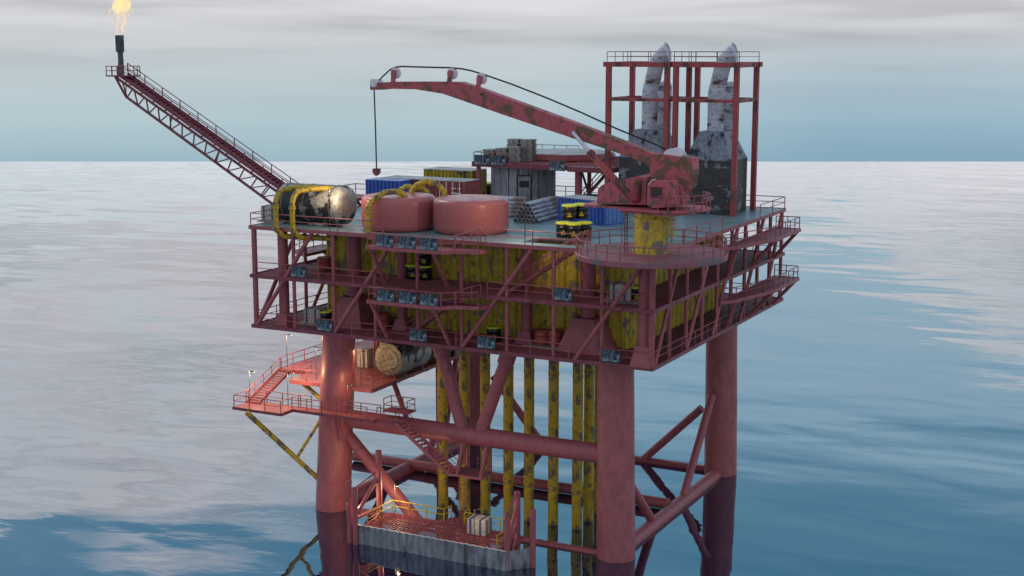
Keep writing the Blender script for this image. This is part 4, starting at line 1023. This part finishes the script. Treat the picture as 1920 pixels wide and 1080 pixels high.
def htank(label, x, y0, y1, z, r):
    t = thing('horizontal_tank', label, 'tank', (x, (y0+y1)/2, z), 'horizontal tanks on the side platform')
    L = y1-y0; e = .55
    pr = [(.05, 0), (r*.5, .015), (r*.8, .05), (r*.93, .14), (r-.01, e*.7), (r, e)]
    m = MB(); m.lathe([(a, h) for a, h in pr[3:]]+[(a, L-h) for a, h in reversed(pr)], (x, y0, z), 40, 'y'); m.build('tank_shell', blotch, t, 50)
    m = MB(); m.lathe([(a, h-.02) for a, h in pr[:4]]+[(r*.90, .16)], (x, y0, z), 40, 'y'); m.lathe([(r*.62, -.03), (r*.66, -.045), (r*.7, .03)], (x, y0, z), 40, 'y'); m.build('end_cap', capm, t, 50)
    for y in (y0+1.2, y1-1.2): m = MB(); m.box((x-r*.7, y-.18, UZ+.004), (x+r*.7, y+.18, z-r*.62)); m.build('saddle', dark, t, 0)
htank('nearer horizontal tank with a pale mottled end cap on the side platform', -29.15, 8.3, 13.8, UZ+1.78, 1.6)
htank('farther horizontal tank on the side platform, mostly hidden under the deck', -29.7, 15.6, 21.0, UZ+1.78, 1.6)
t = container('brick red container with white door bars on the side platform behind the left leg', (-34.5, 14.2, UZ+.004), 0, 3.6, 5.5, 2.9, redbox, redbox, greyroof)
sidedoor(t, -34.0, -31.2, 14.16, UZ+.3, UZ+2.6, redbox, 4)
t = thing('cabinet', 'olive grey cabinet in front of the red container on the side platform', 'cabinet', (-33.6, 11.8, UZ))
m = MB(); m.box((-34.9, 11.2, UZ+.004), (-33.3, 12.3, UZ+1.75)); m.build('cabinet_body', crate, t, 0)
for x in (-34.6, -33.7):
    m = MB(); m.box((x-.09, 11.15, UZ+.01), (x+.09, 11.197, UZ+1.77)); m.build('strap', strap, t, 0)
m = MB(); m.box((-33.297, 11.4, UZ+.2), (-33.25, 12.1, UZ+1.6)); m.build('side_door', crate, t, 0)

# ================================================================ landing dock
DZ = 1.6
t = thing('landing_dock', 'low landing dock with red grating and corrugated grey sheet wall', 'dock', (-18.5, -1, 0))
for a, b in (((-26.0, -3.1, 0), (-11.1, -3.1, 0)), ((-11.06, -3.08, 0), (-9.5, -1.2, 0)), ((-27.0, -2.0, 0), (-26.04, -3.05, 0))):
    m = MB(); corr(m, a, b, -1.2, DZ+.02, .62, .1, 1.0); m.build('sheet_wall', sheet, t, 25)
m = MB(); 
corr(m, (-26.0, -3.06, 0), (-11.1, -3.06, 0), DZ+.023, DZ+.06, .62, .1, 1.0); m.build('wall_cap', white, t, 25)
gx0, gx1, gy0, gy1 = -24.5, -12.1, -2.85, 1.25
m = MB(); x = gx0
while x <= gx1+.01: m.box((x-.035, gy0, DZ-.05), (x+.03, gy1, DZ)); x += .31
y = gy0
while y <= gy1+.01: m.box((gx0, y-.03, DZ-.04), (gx1, y+.03, DZ+.012)); y += .42
x = -19.2
while x <= -17.4: m.box((x-.035, gy1+.03, DZ-.12), (x+.035, gy1+1.1, DZ)); x += .31
y = gy1+.25
while y <= gy1+1.1: m.box((-19.2, y-.03, DZ-.1), (-17.4, y+.03, DZ+.012)); y += .42
m.build('grating', red, t, 0)
m = MB()
for y in (gy0+.1, -.8, gy1-.1): m.bar((gx0, y, DZ-.26), (gx1+.4, y, DZ-.26), .2, .26)
for x in (gx0, -20.4, -16.2, gx1): m.bar((x, gy0, DZ-.32), (x, gy1+.2, DZ-.32), .2, .3)
for x, y in ((gx0+.2, gy1), (-18.4, gy1), (gx1-.2, gy1)): m.tube((x, y, -1.5), (x, y, DZ-.3), .22, n=10)
m.build('grating_beams', red, t, 0)
for pts in ([(gx0, gy0+.15, DZ), (gx0, gy1, DZ), (-19.3, gy1, DZ), (-19.2, gy1+1.1, DZ)], [(-17.4, gy1+1.1, DZ), (-17.3, gy1, DZ), (gx1, gy1, DZ), (gx1, gy1-.7, DZ)], [(gx1, gy0+.15, DZ), (gx1, gy0+1.6, DZ)]):
    m = MB(); rail(m, pts, 1.05, 1.9, .05); m.build('yellow_railing', yellowrail, t)
def vpost(bx, by, tx, ty, y=None, r=.24):
    b = at(bx, by, z=0) if y is None else at(bx, by, y=y); tp = at(tx, ty, y=b.y)
    m = MB(); m.tube((b.x, b.y, min(b.z, 0)-1.5), (b.x, b.y, tp.z), r, n=14); m.build('fender_post', red, t); return b, tp
rp1 = vpost(951, 1068, 949, 962); rp2 = vpost(999, 1063, 997, 955)
rp3 = (at(970, 1040, y=.2), at(971, 922, y=.2))
m = MB(); m.tube((rp3[0].x, .2, -1.5), (rp3[0].x, .2, rp3[1].z), .26, n=14); m.build('fender_post', red, t)
def vb(p, q, r=.14):
    m = MB(); m.tube(p, q, r, n=10); m.build('fender_brace', red, t)
T3 = Vector((rp3[0].x, .2, rp3[1].z)); T1 = Vector((rp1[0].x, rp1[0].y, rp1[1].z))
vb(T1+Z_*-.05, T3+Z_*-.1, .11); vb((T1.x, T1.y, 2.3), T3-Z_*1.1, .16); vb((T1.x, T1.y, 1.9), (T3.x, T3.y, 2.9), .13); vb((T1.x+.1, T1.y+.6, .9), (T3.x, T3.y, 2.1), .12)
lp1 = vpost(657, 1017, 656, 902); lp2 = vpost(667, 1020, 667, 915)
l3 = at(712, 990, y=-.2); l3t = at(711, 845, y=-.2)
m = MB(); m.tube((l3.x, -.2, -1.5), (l3.x, -.2, l3t.z), .26, n=14); m.build('fender_post', red, t)
A3 = Vector((l3.x, -.2, l3t.z)); A2 = Vector((lp2[0].x, lp2[0].y, lp2[1].z))
vb(A2-Z_*.05, at(703, 887, y=-.2), .07); vb((A2.x, A2.y, 2.4), at(708, 895, y=-.2), .17); vb((A2.x, A2.y, 2.2), at(712, 950, y=-.2), .13); vb((A2.x+.4, A2.y+.2, 1.2), at(712, 965, y=-.2), .13)
p = at(893, 1004, z=DZ+.02); dup(crate0, p+Vector((-.1, .75, 0)), .04, 'grey crate with blue straps standing on the red grating of the dock')

# ================================================================ lamp posts
lamp0 = None
def lamp(base, h, power, label, rz=0.):
    global lamp0, pole0
    base = Vector(base); z_warm = base.z < B    # the low platforms have warmer lamps than the top deck
    if lamp0 is None:
        t = thing('lamp_post', label, 'lamp post', (0, 0, 0), 'thin grey lamp posts')
        m = MB(); m.tube((0, 0, 0), (0, 0, 1), .04, .028, n=8); pole0 = m.build('pole', polem, t)
        lamp0 = t
        t.location = base; t.rotation_euler = (0, 0, rz); pole0.scale = (1, 1, h)
    else:
        t = lamp0.copy(); COL.objects.link(t); t.location = base; t.rotation_euler = (0, 0, rz); t['label'] = label
        c = pole0.copy(); COL.objects.link(c); c.parent = t; c.scale = (1, 1, h)
    m = MB(); 
    for ln in ((0, 0, h), ): pass
    hd = MB(); hd.bar((-.1, 0, h+.02), (.55, 0, h+.07), .07, .04); hd.box((.2, -.07, h-.0), (.52, .07, h+.025))
    hd.v = [v+base for v in hd.v]; o = hd.build('lamp_head', polem, t, 0)
    gl = MB(); gl.box((.26, -.04, h-.02), (.46, .04, h-.002)); gl.v = [v+base for v in gl.v]; gl.build('lamp_lens', lampglow, o, 0)
    if power:
        l = bpy.data.lights.new('lamp_light', 'POINT'); l.energy = power; l.color = (1, .60, .30) if z_warm else (1, .68, .40); l.shadow_soft_size = .06
        lo = bpy.data.objects.new('lamp_light', l); COL.objects.link(lo); lo.parent = t; lo.location = (.55, 0, h-.12)
    return t
pA = at(625, 432, z=T); pB = at(986, 459, z=T)
lamp((pA.x, .25, T), 3.55, LP*3.2, 'lamp post on the deck edge in front of the silver tank', 1.57)
lamp((pB.x, .15, T), 3.45, LP*5.0, 'lamp post on the deck edge by the stair hatch, right of the pink tanks', 2.2)
lamp((-40.05, 1.9, WZ), 2.75, LP*3.6, 'lamp post at the outer left end of the walkway')
lamp((-35.9, 2.05, WZ), 2.95, LP*3.2, 'lamp post on the walkway in front of the open stair', .4)
p = at(672, 768, z=WZ); lamp((-29.6, 2.25, WZ), 2.6, LP*.9, 'lamp post on the walkway just right of the left leg')
lamp((-40.4, 8.2, UZ), 3.1, LP*4.0, 'lamp post at the head of the open stair on the side platform')
p = at(593, 712, z=UZ); lamp((p.x, p.y, UZ), 3.0, LP*4.0, 'lamp post with a bright head on the side platform left of the leg', .5)
p = at(677, 724, z=UZ); lamp((p.x, p.y, UZ), 3.1, LP*1.2, 'lamp post on the side platform just right of the left leg', 1.2)
p = at(890, 1020, z=DZ); lamp((p.x, p.y, DZ), 2.9, LP*1.2, 'lamp post on the dock in front of the crate', 1.0)
lamp((-24.3, 1.4, DZ-.2), 2.6, LP*3.0, 'lamp post at the back left corner of the dock', -.6)
lamp((-26.7, -2.5, .9), 2.4, LP*3.0, 'short lamp post at the front left corner of the dock', .3)

# ================================================================ sky, sun, exposure
w = bpy.data.worlds.new('World'); S.world = w; w.use_nodes = True; nt = w.node_tree; nt.nodes.clear()
out = nt.nodes.new('ShaderNodeOutputWorld'); bg = nt.nodes.new('ShaderNodeBackground'); nt.links.new(bg.outputs[0], out.inputs[0])
bg.inputs[1].default_value = .1
tc = nt.nodes.new('ShaderNodeTexCoord')
rot = nt.nodes.new('ShaderNodeMapping'); rot.inputs['Rotation'].default_value = (0, 0, -YAW * -1 if False else YAW)
# rotate so that +Y is the bearing of the open sea behind the platform
nt.links.new(tc.outputs['Generated'], rot.inputs[0])
sep = nt.nodes.new('ShaderNodeSeparateXYZ'); nt.links.new(rot.outputs[0], sep.inputs[0])
def mth(op, a, b=None, c=None):
    n = nt.nodes.new('ShaderNodeMath'); n.operation = op
    for i, v in enumerate((a, b, c)):
        if v is None: continue
        if isinstance(v, (int, float)): n.inputs[i].default_value = v
        else: nt.links.new(v, n.inputs[i])
    return n.outputs[0]
elev = mth('DIVIDE', mth('ARCSINE', sep.outputs[2]), PI/180)             # degrees above the true horizon
azim = mth('DIVIDE', mth('ARCTAN2', sep.outputs[0], sep.outputs[1]), PI/180)
comb = nt.nodes.new('ShaderNodeCombineXYZ')
nt.links.new(mth('MULTIPLY', azim, .045), comb.inputs[0]); nt.links.new(mth('MULTIPLY', elev, .62), comb.inputs[1])
n_st = noise(nt, comb.outputs[0], 1.5, 3, .5, .4)                       # long flat streaks
comb2 = nt.nodes.new('ShaderNodeCombineXYZ')
nt.links.new(mth('MULTIPLY', azim, .05), comb2.inputs[0]); nt.links.new(mth('MULTIPLY', elev, .10), comb2.inputs[1]); comb2.inputs[2].default_value = 3.7
n_cl = noise(nt, comb2.outputs[0], 1.6, 7, .55, .6)
e01 = mth('DIVIDE', mth('ADD', elev, 6), 36)                              # -6..30 degrees
def g(e): return (e+6)/36
haze = ramp(nt, e01, [(g(-5.2), (.22, .42, .51)), (g(-4.4), (.34, .49, .56)), (g(-3.0), (.44, .57, .62)), (g(-1.2), (.52, .605, .64)), (g(.6), (.59, .605, .63)), (g(3), (.86, .86, .87)), (g(9), (1.16, 1.16, 1.165)), (g(13), (1.18, 1.18, 1.2)), (g(17), (1.25, 1.25, 1.29))])
clear = ramp(nt, e01, [(g(0), (.55, .66, .70)), (g(6), (.70, .94, 1.01)), (g(11), (.76, 1.10, 1.25)), (g(14), (.70, 1.10, 1.32)), (g(17.5), (.29, .68, .93)), (g(23), (.14, .50, .78)), (g(30), (.22, .36, .50))])
nish = nt.nodes.new('ShaderNodeTexSky'); nish.sky_type = 'NISHITA'; nish.sun_disc = False
SUN_EL, SUN_AZ = math.radians(38), math.radians(300)
nish.sun_elevation = SUN_EL; nish.sun_rotation = SUN_AZ
nsc = mix(nt, 1, nish.outputs[0], (.055, .06, .07), 'MULTIPLY')
clear = mix(nt, .18, clear, nsc)
# cloud bank: its upper edge drops from left to right
edge = ramp(nt, mth('MULTIPLY_ADD', azim, 1/80, .5), [(.5-14/80, 17.6/20), (.5+5/80, 7.2/20), (.5+13/80, 7.4/20), (.5+19/80, 10.3/20)])
edge = mth('MULTIPLY', edge, 20)
soft = ramp(nt, mth('MULTIPLY_ADD', azim, 1/80, .5), [(.5-19/80, .12), (.5-12/80, .75), (.5-3/80, .85), (.5+3/80, .7), (.5+9/80, .13)])
edge = mth('ADD', edge, mth('MULTIPLY_ADD', n_cl, 7, -3.5))
edge = mth('ADD', edge, mth('MULTIPLY_ADD', n_st, 5, -2.5))
mk = mth('DIVIDE', mth('SUBTRACT', elev, edge), mth('MULTIPLY', soft, 8))
mk = mth('MINIMUM', mth('MAXIMUM', mk, 0), 1)
streak = ramp(nt, n_st, [(.34, .76), (.47, .95), (.6, 1.05)])
st_on = ramp(nt, e01, [(g(-3.5), .10), (g(-.6), .35), (g(.6), 1)])
sidew = mix(nt, ramp(nt, mth('MULTIPLY_ADD', azim, 1/80, .5), [(.5+1/80, 0), (.5+13/80, 1)]), (0, 0, 0), ramp(nt, e01, [(g(-3.2), 1), (g(-.5), .45), (g(1), 0)]))
haze = mix(nt, sidew, haze, mix(nt, 1, haze, (.70, .81, .91), 'MULTIPLY'))
haze = mix(nt, ramp(nt, e01, [(g(1.5), 0), (g(4), 1)]), haze, mix(nt, 1, haze, mix(nt, ramp(nt, n_cl, [(.4, 0), (.6, 1)]), (1.02, .97, .985), (.93, 1.0, 1.02)), 'MULTIPLY'))
hz = mix(nt, st_on, haze, mix(nt, 1, haze, streak, 'MULTIPLY'))
sky = mix(nt, mk, hz, clear)
# overhead the overcast closes again, softly bright
ov = ramp(nt, mth('DIVIDE', elev, 90), [(.30, 0), (.62, 1)])
ovc = mix(nt, n_cl, (.26, .32, .40), (.40, .44, .50))
sky = mix(nt, ov, sky, ovc)
# away from the open sea (behind the viewer) a plain dull overcast
back = ramp(nt, mth('DIVIDE', mth('ABSOLUTE', azim), 180), [(.28, 0), (.55, 1)])
sky = mix(nt, back, sky, (BK[0], BK[1], BK[2]))
fin = mix(nt, 1, sky, (10, 10, 10), 'MULTIPLY')
nt.links.new(fin, bg.inputs[0])
sun = bpy.data.lights.new('sun', 'SUN'); sun.energy = SUNE; sun.angle = math.radians(12); sun.color = (1, .96, .9)
so = bpy.data.objects.new('sun', sun); COL.objects.link(so); so.location = (-60, 60, 90)
sd = Vector((math.sin(SUN_AZ)*math.cos(SUN_EL), math.cos(SUN_AZ)*math.cos(SUN_EL), math.sin(SUN_EL)))
so.rotation_euler = (-sd).to_track_quat('-Z', 'Y').to_euler()
S.view_settings.view_transform = 'Standard'; S.view_settings.look = 'None'; S.view_settings.exposure = 0; S.view_settings.gamma = 1
S.render.engine = 'CYCLES'; S.cycles.max_bounces = 6; S.cycles.use_denoising = True
